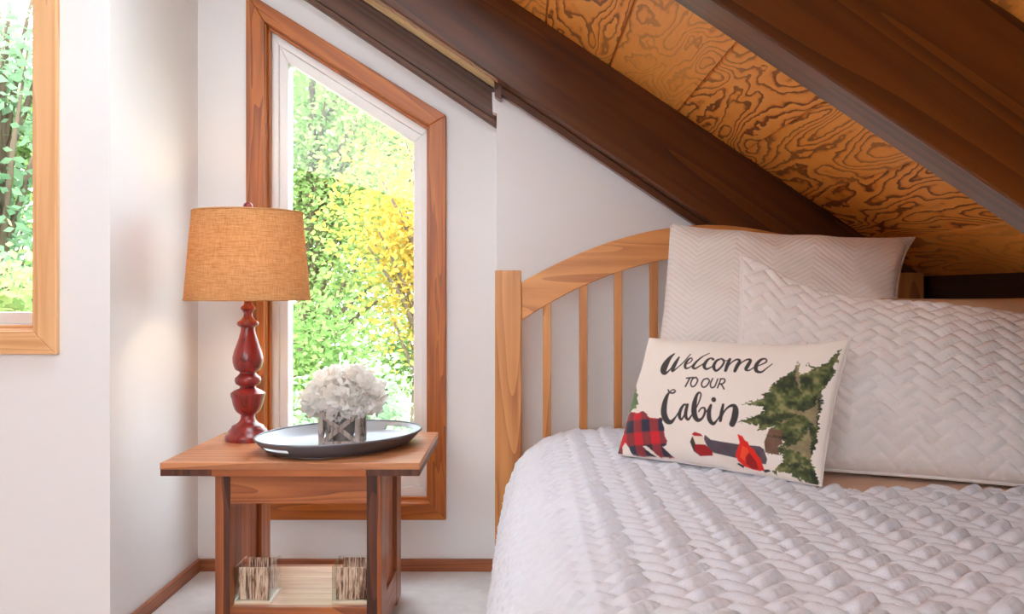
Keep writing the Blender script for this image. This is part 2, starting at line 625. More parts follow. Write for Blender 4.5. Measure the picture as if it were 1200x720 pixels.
seams = [0.079 - 0.218 * k for k in range(9, 0, -1)] + [0.079, 0.292, 0.519, 0.732, 0.95, 1.168, KX + 0.1]
for a, b in zip(seams[:-1], seams[1:]):
    g = 0.0035
    p = [(a + g, roof(a + g)), (b - g, roof(b - g)), (b - g, roof(b - g) + 0.014), (a + g, roof(a + g) + 0.014)]
    if a > SKX0 - 0.01 and b < SKX1 + 0.01:
        obj('panel', MB().prism(p, BACK, SKY0), M['ply'], ceil, bevel=0.002)
        obj('panel', MB().prism(p, SKY1, 3.34), M['ply'], ceil, bevel=0.002)
    else:
        obj('panel', MB().prism(p, BACK, 3.34), M['ply'], ceil, bevel=0.002)


def rafter(y0, y1, label, xa=RIDGE, xb=KX + 0.05):
    p = [(xa, roof(xa, CB)), (xb, roof(xb, CB)), (xb, roof(xb)), (xa, roof(xa))]
    return tag(obj('ceiling_beam', MB().prism(p, y0, y1), M['rafter'], bevel=0.004), label, 'ceiling beam', kind='structure')


rafter(R1A, R1B, 'dark brown sloped beam running behind the headboard')
rafter(R2A, R2B, 'dark brown sloped beam with grey underside over the bed')
rafter(R2A - 1.58, R2B - 1.58, 'dark brown sloped beam over the foot of the bed')

# brown sloped board and cream strips above the window
X1 = -0.0925
BC = 1.5857 - SLOPE * 0.0966
trim = thing('trim_1', (X1, 3.19, roof(X1, BC)), 'brown sloped board with cream strips above the window', None, kind='structure')


def slope_bar(c0, c1, xa, xb):
    return [(xa, roof(xa, c0)), (xb, roof(xb, c0)), (xb, roof(xb, c1)), (xa, roof(xa, c1))]


obj('board', MB().prism(slope_bar(BC + 0.022, CB - 0.004, -1.1, X1), 3.165, WY), M['board'], trim, bevel=0.002)
obj('board_lip', MB().prism(slope_bar(BC, BC + 0.020, -1.1, X1), 3.155, WY), M['board'], trim, bevel=0.003)
obj('tan_edge', MB().prism(slope_bar(CB - 0.006, CB + 0.02, -1.1, X1 + 0.01), 3.002, 3.022), M['pinkstrip'], trim)
obj('cream_strip', MB().prism(slope_bar(CB - 0.006, CB + 0.02, -1.1, X1 - 0.004), 3.034, 3.110), M['cream'], trim)
obj('tan_edge', MB().prism(slope_bar(CB - 0.006, CB + 0.02, -1.1, X1 - 0.006), 3.120, 3.142), M['cream'], trim)
obj('end_cap', MB().prism(slope_bar(CB - 0.05, CB + 0.02, X1 - 0.002, X1 + 0.020), 3.055, 3.10), M['rafter'], trim)
obj('plaster_chip', MB().prism([(X1 - 0.010, 1.622), (X1 + 0.004, 1.616), (X1 + 0.008, 1.690), (X1 - 0.012, 1.690)], 3.100, 3.150), M['plug'], trim)
# dark edge strip under the far beam, in front of the panel wall
tag(obj('trim_2', MB().prism(slope_bar(CB - 0.030, CB - 0.001, -0.088, KX), 3.060, PY), M['rafter'], bevel=0.002), 'dark strip between beam and panel wall', kind='structure')

# ------------------------------------------------------------------ windows
win2 = thing('window_2', (w2_out[0][0], CY, w2_out[0][1]), 'tall window with a sloped top and orange wood casing', None, kind='structure')
ring(win2, 'casing', w2_out, w2_in, CY, WY + 0.002, [M['casing_x'], M['casing_z'], M['casing_s'], M['casing_z']], 0.003)
jin = inset(w2_in, 0.003)
ring(win2, 'jamb', inset(w2_in, -0.010), jin, CY + 0.012, WY + 0.13, [M['casing_x'], M['casing_z'], M['casing_s'], M['casing_z']])
sin_ = inset(w2_in, 0.013)
ring(win2, 'stop', jin, sin_, 3.222, 3.240, [M['casing_x'], M['casing_z'], M['casing_s'], M['casing_z']])
GY = 3.262
glass2 = [at(338.5, 556, GY), at(485, 556, GY), at(485, 167, GY), at(338.5, 74, GY)]
midf = [((a[0] + b[0]) / 2, (a[1] + b[1]) / 2) for a, b in zip(jin, glass2)]
ring(win2, 'frame', jin, midf, 3.244, WY + 0.12, [M['vinyl']] * 4, 0.002)
ring(win2, 'sash', midf, glass2, 3.254, WY + 0.11, [M['vinyl']] * 4, 0.003)
obj('pane', MB().prism(inset(glass2, -0.004), 3.280, 3.284), M['pane'], win2)

win1 = thing('window_1', ((w1_out[0][0] + w1_out[1][0]) / 2, FY, w1_out[0][1]), 'window with pale pine casing on the near wall', None, kind='structure')
m4 = [M['pine_x'], M['pine_z'], M['pine_x'], M['pine_z']]
ring(win1, 'casing', w1_out, w1_in, FY - 0.022, FY + 0.002, m4, 0.003)
j1 = inset(w1_in, 0.004)
ring(win1, 'jamb', inset(w1_in, -0.010), j1, FY - 0.010, FY + 0.135, m4)
ring(win1, 'stop', j1, inset(w1_in, 0.014), FY + 0.03, FY + 0.05, m4)
f1 = inset(w1_in, 0.016)
g1 = inset(w1_in, 0.050)
ring(win1, 'frame', j1, f1, FY + 0.05, FY + 0.12, [M['vinyl']] * 4)
ring(win1, 'sash', f1, [(g1[0][0], g1[0][1]), (f1[1][0] - 0.006, g1[1][1]), (f1[2][0] - 0.006, g1[2][1]), g1[3]], FY + 0.06, FY + 0.115, [M['vinyl']] * 4, 0.002)
obj('pane', MB().prism(f1, FY + 0.085, FY + 0.089), M['pane'], win1)

# roof window over the nook and window in the rear wall, both unseen and added to bring in daylight
def slope_box(xa, xb, ya, yb, d0, d1):
    return MB().prism([(xa, roof(xa) + d0), (xb, roof(xb) + d0), (xb, roof(xb) + d1), (xa, roof(xa) + d1)], ya, yb)


win3 = thing('added_roof_window', ((SKX0 + SKX1) / 2, (SKY0 + SKY1) / 2, roof((SKX0 + SKX1) / 2)), 'added roof window bringing daylight through the sloped ceiling over the nook', None, kind='structure')
for xa, xb, ya, yb in ((SKX0 + 0.002, SKX0 + 0.04, SKY0 + 0.002, SKY1 - 0.002), (SKX1 - 0.04, SKX1 - 0.002, SKY0 + 0.002, SKY1 - 0.002),
                       (SKX0 + 0.04, SKX1 - 0.04, SKY0 + 0.002, SKY0 + 0.04), (SKX0 + 0.04, SKX1 - 0.04, SKY1 - 0.04, SKY1 - 0.002)):
    obj('frame', slope_box(xa, xb, ya, yb, 0.02, 0.11), M['vinyl'], win3, bevel=0.002)
obj('pane', slope_box(SKX0 + 0.03, SKX1 - 0.03, SKY0 + 0.03, SKY1 - 0.03, 0.07, 0.074), M['pane'], win3)
rear = [(-1.0, 0.85), (-0.1, 0.85), (-0.1, 1.6), (-1.0, 1.6)]
win4 = thing('added_rear_window', (-0.55, BACK, 0.85), 'small window added in the rear wall for fill light', None, kind='structure')
ring(win4, 'frame', inset(rear, 0.001), inset(rear, 0.045), BACK - 0.10, BACK + 0.01, [M['vinyl']] * 4, 0.002)
obj('pane', MB().prism(inset(rear, 0.04), BACK - 0.06, BACK - 0.056), M['pane'], win4)

# baseboards
mb = MB().box(LX + 0.014, X1 + 0.004, WY - 0.014, WY, 0, 0.044)
tag(obj('baseboard_back', mb, M['baseboard'], bevel=0.003), 'brown baseboard below the sloped window', kind='structure')
mb = MB().box(LX, LX + 0.014, FY, WY, 0, 0.044)
tag(obj('baseboard_left', mb, M['baseboard_y'], bevel=0.003), 'brown baseboard along the recess wall', kind='structure')

# ------------------------------------------------------------------ side table
TX0, TX1, TY0, TY1, TZ = -1.001, -0.283, 2.473, 3.017, 0.527
LX0, LX1, LY0, LY1 = -0.871, -0.399, 2.540, 2.950
ZT = 0.489
tb = thing('side_table', ((LX0 + LX1) / 2, (LY0 + LY1) / 2, 0), 'reddish cedar side table with open lower shelf by the window', 'table')
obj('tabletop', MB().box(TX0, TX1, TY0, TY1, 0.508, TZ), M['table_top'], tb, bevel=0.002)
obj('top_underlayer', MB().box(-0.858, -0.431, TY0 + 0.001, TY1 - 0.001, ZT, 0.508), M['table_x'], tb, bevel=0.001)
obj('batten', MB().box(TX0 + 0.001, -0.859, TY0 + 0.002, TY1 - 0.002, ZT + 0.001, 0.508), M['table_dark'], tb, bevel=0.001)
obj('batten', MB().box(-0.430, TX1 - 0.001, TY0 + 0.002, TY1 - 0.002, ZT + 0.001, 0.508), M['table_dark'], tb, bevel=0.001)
LW, LD = 0.042, 0.10
for xa, s in ((LX0, 1), (LX1 - LW, -1)):
    for ya in (LY0, LY1 - LD):
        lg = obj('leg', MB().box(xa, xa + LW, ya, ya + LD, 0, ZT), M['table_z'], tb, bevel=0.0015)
        if ya == LY0:
            inner = (xa + LW * 0.58, xa + LW) if s > 0 else (xa, xa + LW * 0.72)
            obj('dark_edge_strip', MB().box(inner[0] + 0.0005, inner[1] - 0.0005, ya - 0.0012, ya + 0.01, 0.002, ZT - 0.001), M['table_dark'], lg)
    obj('side_rail', MB().box(xa + 0.001, xa + LW - 0.001, LY0 + LD, LY1 - LD, 0.427, ZT), M['table_y'], tb, bevel=0.001)
    obj('side_rail', MB().box(xa + 0.001, xa + LW - 0.001, LY0 + LD, LY1 - LD, 0.012, 0.116), M['table_y'], tb, bevel=0.001)
    yy = np.linspace(LY0 + LD, LY1 - LD, 4)
    for k in range(3):
        obj('plank', MB().box(xa + 0.014, xa + 0.030, yy[k] + 0.001, yy[k + 1] - 0.001, 0.116, 0.427), M['table_plank'], tb, bevel=0.001)
obj('apron', MB().box(LX0 + LW, LX1 - LW, LY0 + 0.004, LY0 + 0.026, 0.398, ZT), M['table_x'], tb, bevel=0.001)
obj('apron', MB().box(LX0 + LW, LX1 - LW, LY1 - 0.026, LY1 - 0.004, 0.398, ZT), M['table_x'], tb, bevel=0.001)
obj('shelf_rail', MB().box(LX0 + LW, LX1 - LW, LY0 + 0.004, LY0 + 0.024, 0.020, 0.103), M['table_x'], tb, bevel=0.001)
obj('shelf_rail', MB().box(LX0 + LW, LX1 - LW, LY1 - 0.024, LY1 - 0.004, 0.020, 0.103), M['table_x'], tb, bevel=0.001)
yy = np.linspace(LY0 + 0.025, LY1 - 0.025, 5)
for k in range(4):
    obj('shelf_board', MB().box(LX0 + LW + 0.001, LX1 - LW - 0.001, yy[k] + 0.0008, yy[k + 1] - 0.0008, 0.084, 0.103), M['shelf'], tb, bevel=0.001)

# ------------------------------------------------------------------ glass cubes on the shelf
def glass_cube(x0, label):
    w, d, h, y0, z0 = 0.104, 0.118, 0.106, LY0 + 0.030, 0.1035
    t = thing('glass_vase', (x0 + w / 2, y0 + d / 2, z0), label, 'vase', 'glass cube vases on the table shelf')
    g = 0.005
    x1, y1, z1 = x0 + w, y0 + d, z0 + h
    obj('base', MB().box(x0, x1, y0, y1, z0, z0 + 0.009), M['vase_base'], t, bevel=0.001)
    for bx in ((x0, x1, y0, y0 + g), (x0, x1, y1 - g, y1), (x0, x0 + g, y0 + g, y1 - g), (x1 - g, x1, y0 + g, y1 - g)):
        obj('glass_wall', MB().box(*bx, z0 + 0.009, z1), M['vase_glass'], t, bevel=0.0008)
    i = 0.010
    e = 0.002
    for bx in ((x0 + i, x1 - i, y0 + i, y0 + i + e), (x0 + i, x1 - i, y1 - i - e, y1 - i)):
        obj('bark_lining', MB().box(*bx, z0 + 0.010, z1 - 0.004), M['bark_print'], t)
    return t


glass_cube(-0.826, 'square glass vase lined with bark strips beside the plank side of the shelf')
glass_cube(-0.546, 'square glass vase lined with bark strips beside the dark front table leg')

# ------------------------------------------------------------------ table lamp
LCX, LCY = -0.874, 2.855
S = 0.002719
lamp = thing('table_lamp', (LCX, LCY, TZ), 'turned red table lamp with tan burlap shade on the side table', 'lamp')
prof = [(521, 25.5), (517, 26), (514, 25.5), (512, 22.5), (509, 22), (506, 19), (503.5, 18), (501, 13), (498.5, 10), (495, 8.2), (491, 8),
        (487, 13), (484, 15), (478, 17.2), (471, 18.6), (468, 19.8), (465, 19.8), (462, 16), (459, 9.5), (457, 8.6), (455, 12), (453.6, 14),
        (450, 15.2), (446.6, 14.6), (444, 11.5), (441.5, 9.2), (439.5, 9.6), (437, 14.2), (434, 15.8), (428, 17.4), (422, 17.5), (415, 15.8),
        (407, 13), (399, 10.4), (391, 8.2), (387, 8), (385, 11), (383, 12.4), (380.5, 12), (378, 8), (374, 5.2), (370, 4.8), (367, 6.5),
        (365, 8.6), (362.5, 8.2), (360, 5), (357, 4.4), (350, 4.2), (340, 4.0)]
pts = []
for v, h in prof:
    pts.append((h * S, (521 - v) * S * 0.985))
obj('turned_base', MB().lathe(pts, 48, (LCX, LCY, TZ)), M['lamp_red'], lamp, smooth=True, auto=50)
zb, zt = 0.9745, 1.252
rb, rt = 0.1945, 0.170
mb = MB()
seg = 72
for r0, r1 in ((rb, rt), (rb - 0.0025, rt - 0.0025)):
    mb.lathe([(r0 + (r1 - r0) * k / 8, (zb + (zt - zb) * k / 8)) for k in range(9)], seg, (LCX, LCY, 0), cap=False)
sh = obj('lamp_shade', mb, M['shade'], lamp, smooth=True)
for z, r in ((zb, rb), (zt, rt)):
    obj('shade_trim', MB().tube([(LCX + (r - 0.001) * math.cos(2 * math.pi * k / 64), LCY + (r - 0.001) * math.sin(2 * math.pi * k / 64), z) for k in range(64)], 0.0032, 6, True),
        M['shade'], sh, smooth=True)
for k in range(3):
    a = 2.1 * k + 0.4
    obj('spider_wire', MB().tube([(LCX, LCY, zt - 0.006), (LCX + (rt - 0.004) * math.cos(a), LCY + (rt - 0.004) * math.sin(a), zt - 0.003)], 0.0022, 6), M['brass'], sh)
for s in (-1, 1):
    hp = [(LCX + s * 0.055 * math.sin(math.pi * min(1, q * 1.05)) ** 0.6 if 0 < q < 0.95 else LCX, LCY, 1.0 + (zt - 0.006 - 1.0) * q) for q in np.linspace(0, 1, 14)]
    obj('harp', MB().tube(hp, 0.002, 6), M['brass'], lamp, smooth=True)
obj('socket', MB().lathe([(0.014, 1.0), (0.019, 1.01), (0.019, 1.05), (0.014, 1.055)], 20, (LCX, LCY, 0)), M['brass'], lamp, smooth=True, auto=40)
obj('bulb', MB().lathe([(0.012, 1.055), (0.016, 1.075), (0.028, 1.105), (0.030, 1.125), (0.024, 1.147), (0.010, 1.157)], 20, (LCX, LCY, 0)), M['vase_glass'], lamp, smooth=True)
obj('finial', MB().lathe([(0.006, 1.248), (0.008, 1.254), (0.0135, 1.262), (0.0155, 1.270), (0.0135, 1.279), (0.006, 1.285), (0.001, 1.286)], 24, (LCX, LCY, 0)), M['lamp_red'], lamp, smooth=True)
bl = bpy.data.lights.new('bulb_light', 'POINT')
bl.energy = 0.6
bl.color = (1.0, 0.72, 0.40)
bl.shadow_soft_size = 0.03
blo = bpy.data.objects.new('bulb_light', bl)
COL.objects.link(blo)
blo.parent = lamp
blo.location = (0, 0, 1.115 - TZ)

# ------------------------------------------------------------------ oval tray
TCX, TCY, TTH = -0.553, 2.735, math.radians(52)
TA, TB = 0.272, 0.208


def tray_pt(phi, f, z):
    x, y = TA * f * math.cos(phi), TB * f * math.sin(phi)
    if f > 0:
        x, y = (TA - (1 - f) * 0.24) * math.cos(phi), (TB - (1 - f) * 0.24) * math.sin(phi)
    c, s = math.cos(TTH), math.sin(TTH)
    return (TCX + x * c - y * s, TCY + x * s + y * c, z)


tray = thing('serving_tray', (TCX, TCY, TZ), 'oval grey metal tray with cut-out handles on the side table', 'tray')
N = 96
z0 = TZ + 0.0005
rows = [(0.80, 0.004), (0.84, 0.006), (0.90, 0.018), (0.95, 0.030), (1.0, 0.043)]
mbi, mbo = MB(), MB()
vs = [tray_pt(2 * math.pi * k / N, 0.80, z0 + 0.004) for k in range(N)]
obj('tray_floor', MB().add(vs + [(x, y, z0) for x, y, z in vs], [tuple(range(N)), tuple(range(2 * N - 1, N - 1, -1))] + [(k, k + N, (k + 1) % N + N, (k + 1) % N) for k in range(N)]), M['tray'], tray)


def wall_strip(mb, off):
    n = len(rows)
    vs = []
    for f, z in rows:
        for k in range(N):
            vs.append(tray_pt(2 * math.pi * k / N, f + off, z0 + z - (0.002 if off else 0)))
    fs = []
    for i in range(n - 1):
        for k in range(N):
            k2 = (k + 1) % N
            ph = (k + 0.5) / N
            hole = (i in (2,)) and (ph < 0.048 or ph > 0.952 or abs(ph - 0.5) < 0.048)
            if hole:
                continue
            fs.append((i * N + k, i * N + k2, (i + 1) * N + k2, (i + 1) * N + k))
    return mb.add(vs, fs)


obj('tray_inner_wall', wall_strip(MB(), 0.0), M['tray'], tray, smooth=True)
obj('tray_outer_wall', wall_strip(MB(), 0.014), M['tray_out'], tray, smooth=True)
obj('rolled_rim', MB().tube([tray_pt(2 * math.pi * k / N, 1.008, z0 + 0.0425) for k in range(N)], 0.0035, 8, True), M['tray_out'], tray, smooth=True)

# ------------------------------------------------------------------ crate with white flowers
bx0, bx1, by0, by1 = at(373, 0, 2.71)[0], at(421.5, 0, 2.71)[0], 2.71, 2.83
bz0, bz1 = z0 + 0.0045, z0 + 0.108
crate = thing('planter_box', ((bx0 + bx1) / 2, (by0 + by1) / 2, bz0), 'grey washed wooden planter box with cross braces on the tray', 'planter')
pw = 0.014
for x in (bx0, bx1 - pw):
    for y in (by0, by1 - pw):
        obj('corner_post', MB().box(x, x + pw, y, y + pw, bz0, bz1), M['crate'], crate, bevel=0.001)
for y in (by0, by1 - pw):
    for z in (bz0, bz1 - pw):
        obj('rail', MB().box(bx0 + pw, bx1 - pw, y + 0.001, y + pw - 0.001, z, z + pw), M['crate'], crate, bevel=0.001)
for x in (bx0, bx1 - pw):
    for z in (bz0, bz1 - pw):
        obj('rail', MB().box(x + 0.001, x + pw - 0.001, by0 + pw, by1 - pw, z, z + pw), M['crate'], crate, bevel=0.001)


def brace(p, q, r, axis, pos, th):
    d = Vector((q[0] - p[0], q[1] - p[1])).normalized()
    n = Vector((-d.y, d.x)) * r
    poly = [(p[0] + n.x, p[1] + n.y), (q[0] + n.x, q[1] + n.y), (q[0] - n.x, q[1] - n.y), (p[0] - n.x, p[1] - n.y)]
    m = MB().prism(poly, pos, pos + th)
    if axis == 'x':
        m.v = [(y, x, z) for x, y, z in m.v]
    return m


for pos in (by0 + 0.002, by1 - 0.010):
    obj('cross_brace', brace((bx0 + pw, bz0 + pw), (bx1 - pw, bz1 - pw), 0.007, 'y', pos, 0.007), M['crate'], crate, bevel=0.0008)
    obj('cross_brace', brace((bx0 + pw, bz1 - pw), (bx1 - pw, bz0 + pw), 0.007, 'y', pos + 0.0015, 0.007), M['crate'], crate, bevel=0.0008)
for pos in (bx0 + 0.002, bx1 - 0.010):
    obj('cross_brace', brace((by0 + pw, bz0 + pw), (by1 - pw, bz1 - pw), 0.007, 'x', pos, 0.007), M['crate'], crate, bevel=0.0008)
    obj('cross_brace', brace((by0 + pw, bz1 - pw), (by1 - pw, bz0 + pw), 0.007, 'x', pos + 0.0015, 0.007), M['crate'], crate, bevel=0.0008)
obj('floor_board', MB().box(bx0 + 0.004, bx1 - 0.004, by0 + 0.004, by1 - 0.004, bz0 + 0.001, bz0 + 0.007), M['crate_in'], crate)
obj('inner_pot', MB().lathe([(0.030, 0.0), (0.036, 0.05), (0.040, 0.088)], 24, ((bx0 + bx1) / 2, (by0 + by1) / 2 + 0.006, bz0 + 0.0075)), M['crate_in'], crate, smooth=True, auto=40)

fcx, fcy, fcz = (bx0 + bx1) / 2 + 0.004, (by0 + by1) / 2, bz1 + 0.012
flowers = thing('flower_bunch', (fcx, fcy, bz1 - 0.012), 'full bunch of white silk flowers in the wooden box', 'flowers')


def petal(mb, base, out, up, w, ln, cup):
    """a rounded cupped petal from base along out, curling up"""
    out = out.normalized()
    side = out.cross(up).normalized()
    nrm = side.cross(out).normalized()
    vs, fs = [], []
    rowsw = [0.35, 0.85, 1.0, 0.8, 0.35]
    for i, wf in enumerate(rowsw):
        t = i / 4
        c = base + out * ln * t + nrm * cup * ln * (t * t)
        ruf = 0.10 * ln * random.uniform(-1, 1) * t
        for j in (-1, 0, 1):
            vs.append(c + side * (j * w * 0.5 * wf) + nrm * (abs(j) * cup * w * 0.35 + ruf * (j if j else -0.5)))
    for i in range(4):
        for j in range(2):
            a = i * 3 + j
            fs.append((a, a + 1, a + 4, a + 3))
    mb.add(vs, fs)


def flower_head(c, axis, R, parent):
    mb = MB()
    axis = axis.normalized()
    n = 95
    for k in range(n):
        # directions spread over most of a sphere round the axis
        z = 1 - 1.55 * (k + 0.5) / n
        a = k * 2.39996
        s = math.sqrt(max(0, 1 - z * z))
        t1 = axis.orthogonal().normalized()
        t2 = axis.cross(t1)
        d = axis * z + (t1 * math.cos(a) + t2 * math.sin(a)) * s
        tang = d.cross(Vector((random.uniform(-1, 1), random.uniform(-1, 1), random.uniform(-1, 1)))).normalized()
        dirn = (d * 0.75 + tang * 0.65).normalized()
        petal(mb, c + d * R * 0.30, dirn, d + tang * 0.2, R * random.uniform(0.55, 0.8), R * random.uniform(0.62, 0.85), random.uniform(-0.25, 0.45))
    fh = obj('flower_head', mb, M['petal'], parent, smooth=True)
    hb = MB().lathe([(R * 0.02, -R * 0.3), (R * 0.28, -R * 0.15), (R * 0.36, 0.08 * R), (R * 0.25, 0.25 * R), (R * 0.02, R * 0.34)], 12, tuple(c))
    obj('flower_heart', hb, M['petal_heart'], fh, smooth=True)


C0 = Vector((fcx, fcy, fcz))
heads = [((-0.075, -0.02, 0.022), 0.058), ((0.072, -0.015, 0.030), 0.060), ((-0.004, -0.050, 0.024), 0.060), ((-0.040, -0.012, 0.062), 0.060),
         ((0.036, -0.010, 0.070), 0.060), ((0.0, 0.04, 0.066), 0.058), ((-0.066, 0.045, 0.030), 0.055), ((0.066, 0.045, 0.034), 0.055), ((0.045, -0.048, 0.012), 0.046)]
for (dx, dy, dz), R in heads:
    d = Vector((dx, dy, dz))
    flower_head(C0 + d, d + Vector((0, -0.03, 0.02)), R, flowers)
    obj('stem', MB().tube([C0 + d * 0.9, C0 + Vector((dx * 0.2, dy * 0.2, -0.02)), C0 + Vector((dx * 0.1, dy * 0.1, -0.024))], 0.0022, 5), M['leaf_dark'], flowers)
for a, z in ((-2.9, 0.0), (-2.5, -0.012), (0.1, 0.02), (0.35, 0.035), (-0.2, 0.0)):
    mb = MB()
    o = Vector((math.cos(a), math.sin(a) * 0.6, 0.15))
    petal(mb, C0 + o * 0.07 + Vector((0, 0.02, z)), o, Vector((0, 0, 1)), 0.042, 0.062, -0.15)
    obj('leaf', mb, M['leaf_dark'], flowers, smooth=True)

# ------------------------------------------------------------------ bed
HY = 2.92                       # front of the headboard
bed = thing('bed', (0.61, 1.95, 0), 'honey coloured wooden bed with arched slatted headboard', 'bed')
pz = at(0, 317, HY)[1]
HXL, HXR = -0.089, 1.309
obj('headboard_post', MB().box(HXL, HXL + 0.086, HY, HY + 0.052, 0, pz), M['bed_z'], bed, bevel=0.003)
obj('headboard_post', MB().box(HXR - 0.086, HXR, HY, HY + 0.052, 0, 1.062), M['bed_z'], bed, bevel=0.003)
XC = (HXL + HXR) / 2
x0, x1 = HXL + 0.086, HXR - 0.086


def arch(x, lo, hi):
    q = abs(x - XC) / (x1 - XC)
    return lo + (hi - lo) * (1 - q ** 1.9)


zt_lo, zt_hi = at(0, 331, HY)[1], at(0, 263.5, HY)[1]
zb_lo, zb_hi = at(0, 376, HY)[1], at(0, 300, HY)[1]
n = 36
top = [(x, arch(x, zt_lo, zt_hi)) for x in np.linspace(x0, x1, n)]
bot = [(x, arch(x, zb_lo, zb_hi)) for x in np.linspace(x0, x1, n)]
mb = MB()
vs = []
for y in (HY + 0.006, HY + 0.036):
    vs += [(x, y, z) for x, z in top] + [(x, y, z) for x, z in bot]
fs = []
for i in range(n - 1):
    fs += [(i, i + 1, n + i + 1, n + i), (2 * n + i, 3 * n + i, 3 * n + i + 1, 2 * n + i + 1),
           (i, 2 * n + i, 2 * n + i + 1, i + 1), (n + i, n + i + 1, 3 * n + i + 1, 3 * n + i)]
fs += [(0, n, 3 * n, 2 * n), (n - 1, 3 * n - 1, 4 * n - 1, 2 * n - 1)]
obj('headboard_rail', mb.add(vs, fs), M['bed_x'], bed, bevel=0.003)
obj('lower_rail', MB().box(x0, x1, HY + 0.008, HY + 0.034, 0.30, 0.42), M['bed_x'], bed, bevel=0.002)
slat_px = [641, 684, 725, 767, 809]
sx = [at(u, 0, HY)[0] for u in slat_px]
sx += [2 * XC - x for x in reversed(sx)]
for x in sx:
    obj('slat', MB().box(x - 0.0135, x + 0.0135, HY + 0.012, HY + 0.030, 0.42, arch(x, zb_lo, zb_hi) + 0.008), M['bed_z'], bed, bevel=0.002)
for xa in (0.10, 1.27):
    obj('side_rail', MB().box(xa, xa + 0.025, 0.95, HY, 0.18, 0.27), M['bed_x'], bed, bevel=0.002)
    obj('leg', MB().box(xa - 0.01, xa + 0.04, 0.93, 0.98, 0, 0.27), M['bed_z'], bed, bevel=0.002)
obj('mattress', MB().box(0.085, 1.325, 0.96, HY - 0.012, 0.27, 0.48), M['mattress'], bed, bevel=0.03)
ms = obj('fitted_sheet', MB().box(0.09, 1.322, 0.965, HY - 0.014, 0.44, 0.549), M['sheet'], bed, smooth=True, bevel=0.045)


# ------------------------------------------------------------------ quilt
def herring(a, b, w):
    """height 0..1 of a herringbone of puffed 2:1 blocks, block width w"""
    c, s = math.cos(math.pi / 4), math.sin(math.pi / 4)
    x, y = (a * c - b * s) / w, (a * s + b * c) / w
    i, j = np.floor(x), np.floor(y)
    fx, fy = x - i, y - j
    d = np.mod(i - j, 4)
    ls = np.where(d == 0, fx / 2, np.where(d == 1, (fx + 1) / 2, np.where(d == 3, fy / 2, (fy + 1) / 2)))
    tt = np.where(d < 2, fy, fx)
    bid = np.where(d < 2, (i - d) * 12.9898 + j * 78.233, i * 39.346 + (j - (3 - d)) * 11.135 + 5.0)
    r = np.mod(np.sin(bid) * 43758.5453, 1.0)
    h = (1 - np.abs(2 * ls - 1) ** 4.5) * (1 - np.abs(2 * tt - 1) ** 2.4)
    h = h * (1 + 0.55 * (r - 0.5) * (2 * ls - 1) + 0.5 * (np.mod(r * 7.3, 1) - 0.5) * (2 * tt - 1))
    # puckers across the block, near the long seams
    pk = np.sin(ls * 2 * math.pi * (4 + 2 * r) + r * 6) * np.abs(2 * tt - 1) ** 1.5 * (1 - np.abs(2 * ls - 1) ** 4)
    return h * (0.75 + 0.5 * r) + 0.16 * pk, d, tt


def vnoise(x, y, seed=0):
    """smooth value noise"""
    i, j = np.floor(x), np.floor(y)
    fx, fy = x - i, y - j
    fx, fy = fx * fx * (3 - 2 * fx), fy * fy * (3 - 2 * fy)

    def h(a, b):
        return np.mod(np.sin(a * 127.1 + b * 311.7 + seed * 74.7) * 43758.5453, 1.0)
    return (h(i, j) * (1 - fx) + h(i + 1, j) * fx) * (1 - fy) + (h(i, j + 1) * (1 - fx) + h(i + 1, j + 1) * fx) * fy


def spline(pts, n):
    P = np.array(pts, float)
    out = []
    Q = np.vstack([2 * P[0] - P[1], P, 2 * P[-1] - P[-2]])
    for k in range(len(P) - 1):
        a, b, c, d = Q[k], Q[k + 1], Q[k + 2], Q[k + 3]
        for t in np.linspace(0, 1, 24, endpoint=False):
            out.append(0.5 * (2 * b + (c - a) * t + (2 * a - 5 * b + 4 * c - d) * t * t + (3 * b - a - 3 * c + d) * t ** 3))
    out.append(P[-1])
    out = np.array(out)
    L = np.r_[0, np.cumsum(np.linalg.norm(np.diff(out, axis=0), axis=1))]
    s = np.linspace(0, L[-1], n)
    return np.c_[np.interp(s, L, out[:, 0]), np.interp(s, L, out[:, 1])], s


prof = [(-0.098, 0.03), (-0.092, 0.08), (-0.076, 0.245), (-0.046, 0.395), (0.002, 0.487), (0.085, 0.542), (0.19, 0.560), (0.45, 0.564), (0.9, 0.562), (1.2, 0.560), (1.322, 0.545)]
NS, NY = 400, 390
PR, SS = spline(prof, NS)
YY = np.linspace(0.86, HY - 0.045, NY)
X = np.repeat(PR[:, 0][:, None], NY, 1)
Z = np.repeat(PR[:, 1][:, None], NY, 1)
Yg = np.repeat(YY[None, :], NS, 0)
Sg = np.repeat(SS[:, None], NY, 1)
# slack: slow waves, and the far head end sinks a little
Z = Z + 0.010 * (vnoise(X * 3.1, Yg * 2.7, 1) - 0.5)
sideness = 1 / (1 + np.exp((X - 0.10) / 0.018))
X = X + sideness * 0.018 * (vnoise(Yg * 4.0, Z * 2.0, 3) - 0.5)
headfall = np.clip((Yg - 2.62) / 0.25, 0, 1)
Z = Z - 0.012 * headfall ** 2
tx, tz = np.gradient(X, axis=0), np.gradient(Z, axis=0)
ln = np.hypot(tx, tz)
nx, nz = -tz / ln, tx / ln

